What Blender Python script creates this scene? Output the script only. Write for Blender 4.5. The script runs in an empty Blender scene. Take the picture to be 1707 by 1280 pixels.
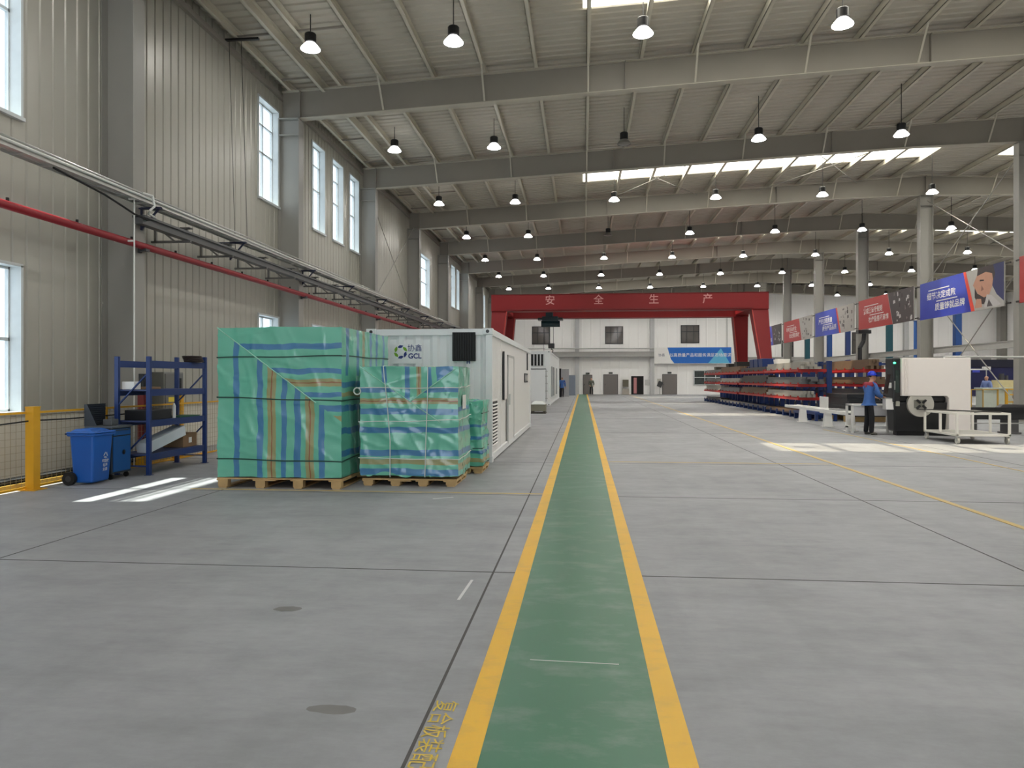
import bpy, bmesh, math, random
from mathutils import Vector, Matrix
random.seed(7)
S = bpy.context.scene
COL = S.collection
R = math.radians

# ------------------------------------------------------------ camera, world, sun, exposure
cam_d = bpy.data.cameras.new('camera'); cam = bpy.data.objects.new('camera', cam_d); COL.objects.link(cam)
cam.location = (0, 0, 1.6)
cam.rotation_euler = (R(90), 0, math.atan((972 - 853.5) / 1215))
cam_d.sensor_width = 36; cam_d.lens = 1215 / 1707 * 36
cam_d.shift_y = -(640 - 632) / 1707
cam_d.clip_end = 300
S.camera = cam
W = bpy.data.worlds.new('sky'); S.world = W; W.use_nodes = True
W.node_tree.nodes['Background'].inputs[0].default_value = (0.86, 0.93, 1.0, 1)
W.node_tree.nodes['Background'].inputs[1].default_value = 2.6
sun_d = bpy.data.lights.new('sun', 'SUN'); sun = bpy.data.objects.new('sun', sun_d); COL.objects.link(sun)
sun.location = (-30, 20, 60)
sun.rotation_euler = Vector((0.36, 0.045, -0.93)).to_track_quat('-Z', 'Y').to_euler()
sun_d.energy = 18.0; sun_d.angle = R(0.8); sun_d.color = (1, 0.94, 0.82)
LAMP_POWER = 84.0
vs = S.view_settings
S.display_settings.display_device = 'sRGB'
vs.view_transform = 'Standard'; vs.look = 'None'; vs.gamma = 1; vs.use_curve_mapping = False
vs.exposure = 0.42
S.cycles.max_bounces = 8; S.cycles.diffuse_bounces = 5; S.cycles.transparent_max_bounces = 12
S.cycles.sample_clamp_indirect = 6

# ------------------------------------------------------------ materials
def nt(name):
    m = bpy.data.materials.new(name); m.use_nodes = True
    t = m.node_tree
    return m, t, t.nodes['Principled BSDF'], t.nodes['Material Output']
def lin(c):
    return tuple(((x / 255) / 12.92 if x / 255 <= 0.04045 else ((x / 255 + 0.055) / 1.055) ** 2.4) for x in c) + (1,)
MATS = {}
def mat(name, rgb, rough=0.5, metal=0.0, noise=0.08, scale=6.0, bump=0.0, coat=0.0, spec=0.5):
    """plain painted / metal / plastic surface with a little procedural mottling"""
    if name in MATS: return MATS[name]
    m, t, b, o = nt(name)
    c = lin(rgb)
    n = t.nodes.new('ShaderNodeTexNoise'); n.inputs['Scale'].default_value = scale; n.inputs['Detail'].default_value = 4
    tc = t.nodes.new('ShaderNodeTexCoord'); t.links.new(tc.outputs['Object'], n.inputs['Vector'])
    mx = t.nodes.new('ShaderNodeMix'); mx.data_type = 'RGBA'
    mx.inputs[6].default_value = tuple(x * (1 - noise) for x in c[:3]) + (1,)
    mx.inputs[7].default_value = tuple(min(1, x * (1 + noise)) for x in c[:3]) + (1,)
    t.links.new(n.outputs['Fac'], mx.inputs[0]); t.links.new(mx.outputs[2], b.inputs['Base Color'])
    b.inputs['Roughness'].default_value = rough; b.inputs['Metallic'].default_value = metal
    b.inputs['Coat Weight'].default_value = coat; b.inputs['Specular IOR Level'].default_value = spec
    if bump:
        bp = t.nodes.new('ShaderNodeBump'); bp.inputs['Strength'].default_value = bump; bp.inputs['Distance'].default_value = 0.02
        t.links.new(n.outputs['Fac'], bp.inputs['Height']); t.links.new(bp.outputs[0], b.inputs['Normal'])
    MATS[name] = m
    return m
def emit(name, rgb, strength):
    if name in MATS: return MATS[name]
    m, t, b, o = nt(name)
    b.inputs['Base Color'].default_value = lin(rgb); b.inputs['Emission Color'].default_value = lin(rgb)
    b.inputs['Emission Strength'].default_value = strength
    MATS[name] = m
    return m

def floor_material():
    m, t, b, o = nt('polished_concrete')
    N, L = t.nodes.new, t.links.new
    tc = N('ShaderNodeTexCoord')
    def noise(scale, det, rough=0.55, vec=None, sx=1, sy=1):
        mp = N('ShaderNodeMapping'); mp.inputs['Scale'].default_value = (sx, sy, 1); L(tc.outputs['Object'], mp.inputs[0])
        n = N('ShaderNodeTexNoise'); n.inputs['Scale'].default_value = scale; n.inputs['Detail'].default_value = det; n.inputs['Roughness'].default_value = rough
        L(mp.outputs[0], n.inputs['Vector']); return n.outputs['Fac']
    def ramp(f, a, b2, ca, cb):
        r = N('ShaderNodeValToRGB'); r.color_ramp.elements[0].position = a; r.color_ramp.elements[1].position = b2
        r.color_ramp.elements[0].color = ca; r.color_ramp.elements[1].color = cb; L(f, r.inputs[0]); return r.outputs[0]
    def mul(a, b2, fac=1.0):
        x = N('ShaderNodeMix'); x.data_type = 'RGBA'; x.blend_type = 'MULTIPLY'; x.inputs[0].default_value = fac; L(a, x.inputs[6]); L(b2, x.inputs[7]); return x.outputs[2]
    g = lambda v: (v, v, v, 1)
    base = ramp(noise(0.55, 6), 0.3, 0.7, lin((147, 148, 150)), lin((165, 166, 168)))
    base = mul(base, ramp(noise(1.4, 8, 0.65, sx=0.6, sy=1.6), 0.30, 0.55, g(0.80), g(1.0)), 0.8)       # trowel clouds
    base = mul(base, ramp(noise(0.9, 5, 0.6, sx=2.2, sy=0.35), 0.25, 0.5, g(0.80), g(1.0)), 0.5)      # traffic streaks
    base = mul(base, ramp(noise(9, 6, 0.7, sx=0.5, sy=1.3), 0.3, 0.62, g(0.86), g(1.0)), 0.7)
    base = mul(base, ramp(noise(3.2, 7, 0.7), 0.36, 0.6, g(0.88), g(1.0)), 0.7)
    L(base, b.inputs['Base Color'])
    L(ramp(noise(2.2, 6), 0.3, 0.7, g(0.44), g(0.62)), b.inputs['Roughness'])
    b.inputs['Specular IOR Level'].default_value = 0.34
    bp = N('ShaderNodeBump'); bp.inputs['Strength'].default_value = 0.10; bp.inputs['Distance'].default_value = 0.01
    L(noise(5, 5), bp.inputs['Height']); L(bp.outputs[0], b.inputs['Normal'])
    return m
def paint_material(name, rgb, worn, amount=0.35, rough=0.4, scale=3.0):
    """floor paint with scuffed patches where the ground shows through"""
    m, t, b, o = nt(name)
    N, L = t.nodes.new, t.links.new
    tc = N('ShaderNodeTexCoord')
    n = N('ShaderNodeTexNoise'); n.inputs['Scale'].default_value = scale; n.inputs['Detail'].default_value = 8; n.inputs['Roughness'].default_value = 0.65
    mp = N('ShaderNodeMapping'); mp.inputs['Scale'].default_value = (0.9, 1.5, 1); L(tc.outputs['Object'], mp.inputs[0]); L(mp.outputs[0], n.inputs['Vector'])
    r = N('ShaderNodeValToRGB'); r.color_ramp.elements[0].position = 0.5; r.color_ramp.elements[1].position = 0.78
    r.color_ramp.elements[0].color = (0, 0, 0, 1); r.color_ramp.elements[1].color = (amount * 2,) * 3 + (1,)
    L(n.outputs['Fac'], r.inputs[0])
    n2 = N('ShaderNodeTexNoise'); n2.inputs['Scale'].default_value = 0.6; L(tc.outputs['Object'], n2.inputs['Vector'])
    x0 = N('ShaderNodeMix'); x0.data_type = 'RGBA'; c = lin(rgb)
    x0.inputs[6].default_value = tuple(v * 0.86 for v in c[:3]) + (1,); x0.inputs[7].default_value = tuple(v * 1.12 for v in c[:3]) + (1,)
    L(n2.outputs['Fac'], x0.inputs[0])
    x = N('ShaderNodeMix'); x.data_type = 'RGBA'; x.inputs[7].default_value = lin(worn)
    L(r.outputs[0], x.inputs[0]); L(x0.outputs[2], x.inputs[6]); L(x.outputs[2], b.inputs['Base Color'])
    b.inputs['Roughness'].default_value = rough
    return m
def glass_material():
    m, t, b, o = nt('window_glass'); t.nodes.remove(b)
    tr = t.nodes.new('ShaderNodeBsdfTransparent'); tr.inputs[0].default_value = (0.74, 0.78, 0.80, 1)
    gl = t.nodes.new('ShaderNodeBsdfGlossy'); gl.inputs['Roughness'].default_value = 0.02
    mx = t.nodes.new('ShaderNodeMixShader'); mx.inputs[0].default_value = 0.06
    t.links.new(tr.outputs[0], mx.inputs[1]); t.links.new(gl.outputs[0], mx.inputs[2]); t.links.new(mx.outputs[0], o.inputs[0])
    return m
def skylight_material():
    m, t, b, o = nt('translucent_roof_sheet'); t.nodes.remove(b)
    tr = t.nodes.new('ShaderNodeBsdfTransparent'); tr.inputs[0].default_value = (1, 0.94, 0.80, 1)
    tl = t.nodes.new('ShaderNodeBsdfTranslucent'); tl.inputs[0].default_value = (0.86, 0.85, 0.8, 1)
    mx = t.nodes.new('ShaderNodeMixShader'); mx.inputs[0].default_value = 0.80
    t.links.new(tr.outputs[0], mx.inputs[1]); t.links.new(tl.outputs[0], mx.inputs[2]); t.links.new(mx.outputs[0], o.inputs[0])
    return m
GLASS = glass_material(); SKYLIGHT = skylight_material()
STEEL = mat('grey_painted_steel', (144, 138, 129), 0.5, 0, 0.05, 2)
FLANGE_LIT = mat('bounce_lit_flange', (186, 180, 166), 0.5, 0, 0.05, 2)  # rafter flanges coloured paler for light bounced off the floor; braces share it
PURLIN = mat('pale_purlin_coating', (206, 200, 184), 0.45, 0.1, 0.05, 2)
COLSTEEL = mat('grey_column_paint', (150, 147, 140), 0.5, 0, 0.05, 2)
PANEL = mat('wall_panel_coating', (171, 168, 157), 0.38, 0.15, 0.05, 0.7)
DECK = mat('roof_sheet_coating', (190, 184, 171), 0.45, 0.1, 0.06, 0.8)
WHITEP = mat('white_wall_coating', (246, 244, 241), 0.5, 0, 0.02, 0.4)
KNEE = mat('stained_plaster', (206, 200, 186), 0.85, 0, 0.16, 1.6)
FRAMEW = mat('white_window_frame', (200, 204, 204), 0.4)
DARKFR = mat('dark_window_frame', (40, 38, 38), 0.4)
DARKGLASS = mat('dim_glass', (92, 88, 84), 0.08, 0, 0.25, 0.9, spec=0.8)
WHITE = mat('white_enamel', (232, 230, 226), 0.35, 0, 0.03)
BLACK = mat('black_enamel', (26, 26, 28), 0.35, 0, 0.1)
RUBBER = mat('black_rubber', (22, 22, 22), 0.75)
YELLOW = mat('yellow_enamel', (222, 164, 34), 0.45, 0, 0.08)
YEL2 = mat('dull_yellow_enamel', (176, 140, 52), 0.5, 0, 0.1)
RED = mat('red_crane_paint', (132, 6, 10), 0.55, 0, 0.06, 1.2)
REDARM = mat('red_arm_paint', (178, 36, 32), 0.42, 0, 0.1)
BLUE = mat('blue_rack_paint', (26, 52, 108), 0.42, 0, 0.1)
BLUEPOST = mat('blue_post_paint', (28, 74, 140), 0.45, 0, 0.08)
TEAL = mat('teal_post_paint', (24, 84, 96), 0.45, 0, 0.08)
GALV = mat('galvanised_steel', (188, 188, 184), 0.32, 0.7, 0.1, 9)
DSTEEL = mat('dark_rolled_steel', (72, 70, 68), 0.4, 0.5, 0.25, 5)
LSTEEL = mat('pale_steel_profile', (176, 172, 162), 0.35, 0.45, 0.15, 5)
WOOD = mat('pale_pallet_wood', (190, 160, 112), 0.8, 0, 0.18, 9)
CARD = mat('brown_cardboard', (134, 106, 78), 0.85, 0, 0.1, 5)
REDPIPE = mat('red_pipe_paint', (142, 18, 32), 0.45, 0, 0.06)

# ------------------------------------------------------------ mesh building
class MB:
    def __init__(s): s.v = []; s.f = []; s.m = []; s.uv = {}
    def face(s, pts, m=0, uv=None):
        k = len(s.v); s.v += [tuple(p) for p in pts]; s.f.append(tuple(range(k, k + len(pts)))); s.m.append(m)
        if uv: s.uv[len(s.f) - 1] = uv
    def hull8(s, p, m=0):
        k = len(s.v); s.v += [tuple(q) for q in p]
        for f in ((0, 3, 2, 1), (4, 5, 6, 7), (0, 1, 5, 4), (1, 2, 6, 5), (2, 3, 7, 6), (3, 0, 4, 7)):
            s.f.append(tuple(k + i for i in f)); s.m.append(m)
        return s
    def box(s, x0, x1, y0, y1, z0, z1, m=0):
        return s.hull8([(x0, y0, z0), (x1, y0, z0), (x1, y1, z0), (x0, y1, z0), (x0, y0, z1), (x1, y0, z1), (x1, y1, z1), (x0, y1, z1)], m)
    def bar(s, p, q, w, h, m=0, up=(0, 0, 1)):
        p, q = Vector(p), Vector(q); d = (q - p).normalized(); u = Vector(up)
        if abs(d.dot(u)) > 0.99: u = Vector((0, 1, 0))
        a = d.cross(u).normalized(); b = a.cross(d)
        a *= w / 2; b *= h / 2
        return s.hull8([p - a - b, p + a - b, p + a + b, p - a + b, q - a - b, q + a - b, q + a + b, q - a + b], m)
    def cyl(s, p, q, r, n=12, m=0, r2=None):
        p, q = Vector(p), Vector(q); d = (q - p).normalized()
        u = Vector((0, 0, 1)) if abs(d.z) < 0.95 else Vector((1, 0, 0))
        a = d.cross(u).normalized(); b = a.cross(d); r2 = r if r2 is None else r2
        k = len(s.v)
        for c, rr in ((p, r), (q, r2)):
            for i in range(n):
                t = 2 * math.pi * i / n; s.v.append(tuple(c + a * (rr * math.cos(t)) + b * (rr * math.sin(t))))
        for i in range(n):
            j = (i + 1) % n; s.f.append((k + i, k + j, k + n + j, k + n + i)); s.m.append(m)
        s.f.append(tuple(k + i for i in range(n - 1, -1, -1))); s.m.append(m)
        s.f.append(tuple(k + n + i for i in range(n))); s.m.append(m)
        return s
    def tube(s, pts, r, n=8, m=0):
        for a, b in zip(pts, pts[1:]): s.cyl(a, b, r, n, m)
        return s
    def prism(s, poly, axis, a, b, m=0):
        """poly in the two other axes (x,y,z order), extruded along axis from a to b"""
        def P(q, t): return {'x': (t, q[0], q[1]), 'y': (q[0], t, q[1]), 'z': (q[0], q[1], t)}[axis]
        k = len(s.v); n = len(poly)
        s.v += [P(q, a) for q in poly] + [P(q, b) for q in poly]
        for i in range(n):
            j = (i + 1) % n; s.f.append((k + i, k + j, k + n + j, k + n + i)); s.m.append(m)
        s.f.append(tuple(k + i for i in range(n - 1, -1, -1))); s.m.append(m)
        s.f.append(tuple(k + n + i for i in range(n))); s.m.append(m)
        return s
    def lathe(s, prof, c=(0, 0, 0), n=20, m=0):
        k = len(s.v); c = Vector(c)
        for r, z in prof:
            for i in range(n):
                t = 2 * math.pi * i / n; s.v.append((c.x + r * math.cos(t), c.y + r * math.sin(t), c.z + z))
        for j in range(len(prof) - 1):
            for i in range(n):
                i2 = (i + 1) % n; s.f.append((k + j * n + i, k + j * n + i2, k + (j + 1) * n + i2, k + (j + 1) * n + i)); s.m.append(m)
        if prof[0] == prof[-1]: return s
        if prof[0][0] > 1e-4: s.f.append(tuple(k + i for i in range(n - 1, -1, -1))); s.m.append(m)
        if prof[-1][0] > 1e-4: s.f.append(tuple(k + (len(prof) - 1) * n + i for i in range(n))); s.m.append(m)
        return s
    def build(s, name, mats, parent=None, origin=None, smooth=False, bevel=0.0, recalc=True):
        o3 = Vector((0, 0, 0))
        if parent is not None:
            q = parent
            while q is not None: o3 += q.location; q = q.parent
        elif origin is not None: o3 = Vector(origin)
        me = bpy.data.meshes.new(name)
        me.from_pydata([tuple(Vector(v) - o3) for v in s.v], [], s.f)
        for x in (mats if isinstance(mats, (list, tuple)) else [mats]): me.materials.append(x)
        me.polygons.foreach_set('material_index', s.m)
        if s.uv:
            lay = me.uv_layers.new(name='uv')
            for i, uv in s.uv.items():
                for li, t in zip(me.polygons[i].loop_indices, uv): lay.data[li].uv = t
        if recalc:
            bm = bmesh.new(); bm.from_mesh(me); bmesh.ops.recalc_face_normals(bm, faces=bm.faces); bm.to_mesh(me); bm.free()
        if smooth:
            me.polygons.foreach_set('use_smooth', [True] * len(me.polygons)); me.set_sharp_from_angle(angle=R(38))
        ob = bpy.data.objects.new(name, me); COL.objects.link(ob)
        if parent is not None: ob.parent = parent
        elif origin is not None: ob.location = origin
        if bevel:
            bv = ob.modifiers.new('edge', 'BEVEL'); bv.width = bevel; bv.segments = 2; bv.limit_method = 'ANGLE'
        return ob
def tag(o, label=None, cat=None, group=None, kind=None):
    for k, v in (('label', label), ('category', cat), ('group', group), ('kind', kind)):
        if v: o[k] = v
    return o
def thing(name, label, cat, loc=(0, 0, 0), rz=0, group=None):
    o = bpy.data.objects.new(name, None); COL.objects.link(o); o.empty_display_size = 0.2
    o.location = loc; o.rotation_euler = (0, 0, rz)
    return tag(o, label, cat, group)
def struct(o): o['kind'] = 'structure'; return o
def copy_tree(o, parent=None):
    c = o.copy(); COL.objects.link(c)
    if parent is not None: c.parent = parent
    for ch in list(o.children): copy_tree(ch, c)
    return c
def text_geo(txt, size, place, extrude=0.0, align='CENTER', bold=0.0):
    """lettering as mesh geometry; place = 4x4 matrix taking the text plane (x right, y up) into the scene; returns (verts, faces)"""
    cu = bpy.data.curves.new('lettering', 'FONT'); cu.body = txt; cu.size = size; cu.align_x = align; cu.align_y = 'CENTER'
    cu.extrude = extrude; cu.offset = bold
    ob = bpy.data.objects.new('lettering', cu); COL.objects.link(ob)
    bpy.context.view_layer.update()
    me = bpy.data.meshes.new_from_object(ob.evaluated_get(bpy.context.evaluated_depsgraph_get()))
    vs_ = [tuple(place @ v.co) for v in me.vertices]; fs = [tuple(p.vertices) for p in me.polygons]
    bpy.data.objects.remove(ob); bpy.data.curves.remove(cu); bpy.data.meshes.remove(me)
    return vs_, fs
def add_text(mb, txt, size, place, m=0, **kw):
    v, f = text_geo(txt, size, place, **kw); k = len(mb.v)
    mb.v += v; mb.f += [tuple(i + k for i in q) for q in f]; mb.m += [m] * len(f)
def frame4(o, x, y):
    """matrix with origin o, text x axis x, text up axis y"""
    x, y = Vector(x).normalized(), Vector(y).normalized(); z = x.cross(y)
    M = Matrix((x, y, z)).transposed().to_4x4(); M.translation = Vector(o); return M
ORD = ['first', 'second', 'third', 'fourth', 'fifth', 'sixth', 'seventh', 'eighth', 'ninth', 'tenth', 'eleventh', 'twelfth']

# ------------------------------------------------------------ the hall: dimensions
XW = -9.05                     # inner face of the window wall
XC = -8.4                      # inner flange of the wall columns
XM = 16.5                      # column row in the middle
XR = 42.0                      # far side wall
YB, YE = -12.0, 77.7           # wall behind the camera, end wall
FRAMES = [13.1 + 8 * k for k in range(-3, 9)]
def deck(x): return 10.45 + 0.05 * (x - XC) if x <= XM else 10.45 + 0.05 * (2 * XM - x - XC)

# floor
b = MB(); b.face([(XW - 0.2, YB, 0), (XR, YB, 0), (XR, YE, 0), (XW - 0.2, YE, 0)])
struct(b.build('floor', floor_material()))
JOINT = mat('dark_joint', (78, 76, 74), 0.8)
n = 0
for x in (-5.19, -0.74, 3.66, 8.1, 12.5):
    b = MB(); b.box(x - 0.008, x + 0.008, YB + 0.1, YE - 0.1, -0.01, 0.0015); n += 1; struct(b.build('floor_line_%d' % n, JOINT, origin=(x, 0, 0)))
for y in (2.0, 6.0, 10.02, 14.0, 22.0, 30.0):
    b = MB(); b.box(XW + 0.3, 15.8, y - 0.008, y + 0.008, -0.01, 0.0015); n += 1; struct(b.build('floor_line_%d' % n, JOINT, origin=(0, y, 0)))
GREENP = paint_material('green_floor_paint', (56, 112, 84), (122, 140, 128), 0.4, 0.36, 2.6)
YELP = paint_material('yellow_line_paint', (232, 180, 38), (150, 136, 96), 0.2, 0.45, 3.5)
YELFADE = paint_material('faded_yellow_line_paint', (196, 168, 92), (160, 158, 150), 0.4, 0.5, 3)
b = MB(); b.box(-0.44, 0.36, 1.0, YE - 0.6, 0, 0.003); struct(b.build('floor_marking_1', GREENP))
k = 1
for x, w, mt in ((-0.497, 0.122, YELP), (0.414, 0.122, YELP), (4.71, 0.085, YELFADE), (7.6, 0.05, YELFADE)):
    k += 1; b = MB(); b.box(x - w / 2, x + w / 2, 1.0 if abs(x) < 4 else 3.0, YE - 0.8 if abs(x) < 5 else 24, 0, 0.005); struct(b.build('floor_marking_%d' % k, mt))
for x0, x1, y in ((-5.7, -0.56, 10.15), (0.48, 4.6, 14.25)):
    k += 1; b = MB(); b.box(x0, x1, y - 0.03, y + 0.03, 0, 0.0035); struct(b.build('floor_marking_%d' % k, YELFADE))
k += 1; b = MB(); add_text(b, '复合板装配', 0.128, frame4((-0.675, 3.255, 0.004), (0, -1, 0), (1, 0, 0)))
struct(b.build('floor_marking_%d' % k, paint_material('yellow_stencil_paint', (214, 184, 60), (150, 146, 120), 0.3, 0.5, 12)))

# window wall: ribbed panels with openings
UP = [(8.55, 10.95, 5.8, 9.3), (19.6, 20.95, 6.7, 9.55), (23.65, 24.85, 6.65, 9.6), (25.65, 26.8, 6.65, 9.6), (27.6, 28.75, 6.65, 9.6),
      (39.7, 42.4, 5.75, 8.65), (49.5, 50.95, 6.6, 9.5), (51.6, 52.75, 6.6, 9.5), (65.2, 66.8, 6.3, 9.3)]
WINS = UP + [(y0, y1, 1.06, 3.43) for (y0, y1, z0, z1) in UP]
def ribbed_wall(name, axis, pos, a0, a1, ztop, holes, material, period, depth, sgn):
    pts = []; t = a0
    edges = sorted({h[0] for h in holes} | {h[1] for h in holes})
    while t < a1 - 1e-6:
        pts += [(t, 0), (t + period * 0.80, 0), (t + period * 0.86, -depth), (t + period * 0.94, -depth)]; t += period
    pts.append((a1, 0))
    pts = [p for p in pts if p[0] <= a1]
    for e in edges: pts.append((e, 0))
    pts.sort()
    b = MB()
    def P(t, d, z): return (pos + sgn * d, t, z) if axis == 'y' else (t, pos + sgn * d, z)
    for (t0, d0), (t1, d1) in zip(pts, pts[1:]):
        if t1 - t0 < 1e-6: continue
        mid = (t0 + t1) / 2; z = 0.0; spans = []
        for h in sorted([h for h in holes if h[0] < mid < h[1]], key=lambda h: h[2]):
            spans.append((z, h[2])); z = h[3]
        spans.append((z, ztop))
        for z0, z1 in spans: b.face([P(t0, d0, z0), P(t1, d1, z0), P(t1, d1, z1), P(t0, d0, z1)], 0)
    return struct(b.build(name, material, recalc=False))
ribbed_wall('wall_left', 'y', XW, YB, YE, 10.6, WINS, PANEL, 0.30, 0.022, 1)
# outer sheet of the same wall, so that the window reveals have a depth
b = MB()
ys = sorted({YB, YE} | {w[0] for w in WINS} | {w[1] for w in WINS})
for y0, y1 in zip(ys, ys[1:]):
    mid = (y0 + y1) / 2; z = 0
    for h in sorted([h for h in WINS if h[0] < mid < h[1]], key=lambda h: h[2]): b.face([(XW - 0.26, y0, z), (XW - 0.26, y1, z), (XW - 0.26, y1, h[2]), (XW - 0.26, y0, h[2])]); z = h[3]
    b.face([(XW - 0.26, y0, z), (XW - 0.26, y1, z), (XW - 0.26, y1, 10.6), (XW - 0.26, y0, 10.6)])
struct(b.build('wall_left_outside', PANEL))
b = MB()
lowh = sorted([(w[0], w[1]) for w in WINS if w[2] < 2])
b.box(XW - 0.02, XW + 0.06, YB, YE, 0, 1.04); struct(b.build('wall_left_plinth', KNEE))
b = MB(); b.box(XW - 0.02, XW + 0.09, YB, YE, 1.02, 1.06); struct(b.build('trim_1', mat('grey_flashing', (170, 168, 160), 0.5)))
b = MB(); b.box(XW, XW + 0.1, YB, YE, 9.98, 10.12); struct(b.build('trim_2', STEEL))
for i, (y0, y1, z0, z1) in enumerate(WINS):
    xo, xi = XW - 0.26, XW + 0.03
    b = MB()
    for q in ((y0 - .03, y0 + .02, z0, z1), (y1 - .02, y1 + .03, z0, z1), (y0 - .03, y1 + .03, z1 - .02, z1 + .03), (y0 - .03, y1 + .03, z0 - .04, z0 + .02)):
        b.box(xo, xi if q[2] >= z0 else xi + 0.04, q[0], q[1], q[2], q[3])
    fx0, fx1, w = xo + 0.03, xo + 0.09, 0.055
    cuts_y = [y0 + 0.02, (y0 + y1) / 2, y1 - 0.02] if y1 - y0 > 0 else []
    for yy in cuts_y: b.box(fx0, fx1, yy - w / 2, yy + w / 2, z0, z1)
    for zz in (z0 + .03, z0 + (z1 - z0) * 0.5, z1 - .03): b.box(fx0, fx1, y0, y1, zz - w / 2, zz + w / 2)
    if z1 - z0 > 2.6: b.box(fx0, fx1, y0, y1, z0 + (z1 - z0) * 0.78 - .02, z0 + (z1 - z0) * 0.78 + .02)
    f = struct(b.build('window_%d' % (i + 1), FRAMEW, origin=(xo, y0, z0)))
    p = MB(); p.box(fx0 + 0.025, fx0 + 0.033, y0 + .02, y1 - .02, z0 + .02, z1 - .02)
    struct(p.build('window_pane', GLASS, f))

# end wall, far side wall, wall behind
ribbed_wall('wall_end', 'x', YE, XW, XR, 11.9, [], WHITEP, 1.0, 0.012, 1)
for nm, x in (('wall_right', XR),):
    ribbed_wall(nm, 'y', x, YB, YE, 10.6, [], WHITEP, 1.0, 0.012, -1)
ribbed_wall('wall_rear', 'x', YB, XW, XR, 11.9, [(-8.0, 4.5, 0.0, 7.0)], WHITEP, 1.0, 0.012, -1)     # unseen opening added to bring frontal daylight onto packs and container

# roof sheet (ribs run down the slope) with translucent bands
SKY = [(y - 1.15, y + 0.95, x0, x1) for y in (17.4, 33.5, 49.4, 65.4) for x0, x1 in ((0.0, 15.6), (18.0, 33.0))]
XS = [XW - 0.3, 0.0, 15.6, XM, 18.0, 33.0, XR]
b = MB(); sk = MB()
y = YB
prof = []
while y < YE: prof += [(y, 0), (y + 0.16, 0), (y + 0.19, 0.035), (y + 0.28, 0.035)]; y += 0.31
prof = [p for p in prof if p[0] < YE] + [(YE, 0)]
for (ya, da), (yb, db) in zip(prof, prof[1:]):
    for xa, xb in zip(XS, XS[1:]):
        lit = any(s0 < (ya + yb) / 2 < s1 and xa >= x0 - 1e-6 and xb <= x1 + 1e-6 for s0, s1, x0, x1 in SKY)
        (sk if lit else b).face([(xa, ya, deck(xa) + da), (xb, ya, deck(xb) + da), (xb, yb, deck(xb) + db), (xa, yb, deck(xa) + db)])
struct(b.build('roof', DECK, recalc=False))
struct(sk.build('roof_panel', SKYLIGHT, recalc=False))

# purlins
PUR = [-8.75, -7.75, -7.2] + [-5.9 + 1.5 * i for i in range(15)]
PUR = PUR + [2 * XM - x for x in PUR]
for x in PUR:
    z = deck(x); h = 0.32 if abs(x + 7.75) < .01 else 0.235
    b = MB(); s = 1 if x < XM else -1
    b.box(x - 0.008, x + 0.008, YB + .02, YE - .05, z - h, z - 0.005)
    b.box(x - 0.008, x + 0.10, YB + .02, YE - .05, z - h, z - h + 0.014)
    b.box(x - 0.008, x + 0.085, YB + .02, YE - .05, z - 0.02, z - 0.006)
    struct(b.build('roof_beam_purlin', PURLIN, origin=(x, 0, z)))
# short ties between the eave members
for i, y in enumerate([YB + 3 + 2.67 * j for j in range(32)]):
    for xa, xb in ((-8.75, -7.75), (-7.2, -5.9)):
        if xa < -8 or i % 2 == 0:
            b = MB(); b.bar((xa, y, deck(xa) - 0.17), (xb, y, deck(xb) - 0.17), 0.05, 0.05); struct(b.build('roof_beam_tie', STEEL, origin=(xa, y, deck(xa) - .17)))
# rafters with fly braces, columns
def zb(x):
    x = x if x <= XM else 2 * XM - x
    pts = [(-9.05, 9.36), (-8.4, 9.37), (9.5, 10.28), (12.5, 10.42), (16.5, 10.5)]
    for (a, za), (c, zc) in zip(pts, pts[1:]):
        if a <= x <= c: return za + (zc - za) * (x - a) / (c - a)
def rafter(y):
    b = MB()
    zt = lambda x: deck(x) - 0.25
    for knots in ([-8.95, -8.4, 0, 9.5, 12.5, 16.5], [16.5, 20.5, 23.5, 33, 41.4, 41.9]):
        for xa, xb in zip(knots, knots[1:]):
            b.hull8([(xa, y - .008, zb(xa)), (xb, y - .008, zb(xb)), (xb, y + .008, zb(xb)), (xa, y + .008, zb(xa)),
                     (xa, y - .008, zt(xa)), (xb, y - .008, zt(xb)), (xb, y + .008, zt(xb)), (xa, y + .008, zt(xa))])
            for z0 in (zb, zt):
                b.hull8([(xa, y - .13, z0(xa) - .01), (xb, y - .13, z0(xb) - .01), (xb, y + .13, z0(xb) - .01), (xa, y + .13, z0(xa) - .01),
                         (xa, y - .13, z0(xa) + .01), (xb, y - .13, z0(xb) + .01), (xb, y + .13, z0(xb) + .01), (xa, y + .13, z0(xa) + .01)], 1)
    for x in (-8.4, 1.2, 9.5, XM, 23.5, 33):       # splice plates and stiffeners
        b.box(x - .012, x + .012, y - .13, y + .13, zb(x), zt(x))
    for i, x in enumerate(PUR):
        if x in PUR[3:18:1] and i % 2 == 1 or (i > 20 and i % 2 == 0):
            b.bar((x + 0.04, y - 0.75, deck(x) - 0.2), (x + 0.05, y - 0.12, zb(x) + 0.03), 0.05, 0.03, 1)
    return struct(b.build('roof_beam', [STEEL, FLANGE_LIT], origin=(XM, y, deck(XM))))
def column(x0, x1, y, zt, w=0.36):
    b = MB()
    b.box(x0, x0 + .016, y - w / 2, y + w / 2, 0, zt); b.box(x1 - .016, x1, y - w / 2, y + w / 2, 0, zt)
    b.box(x0 + .016, x1 - .016, y - .006, y + .006, 0, zt)
    b.box(x0 - .04, x1 + .04, y - w / 2 - .05, y + w / 2 + .05, 0, 0.025)
    for z in (zt - .012, zt - .5):
        b.box(x0, x1, y - w / 2, y + w / 2, z - .012, z + .012)
    return struct(b.build('column', COLSTEEL, origin=((x0 + x1) / 2, y, 0)))
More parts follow.
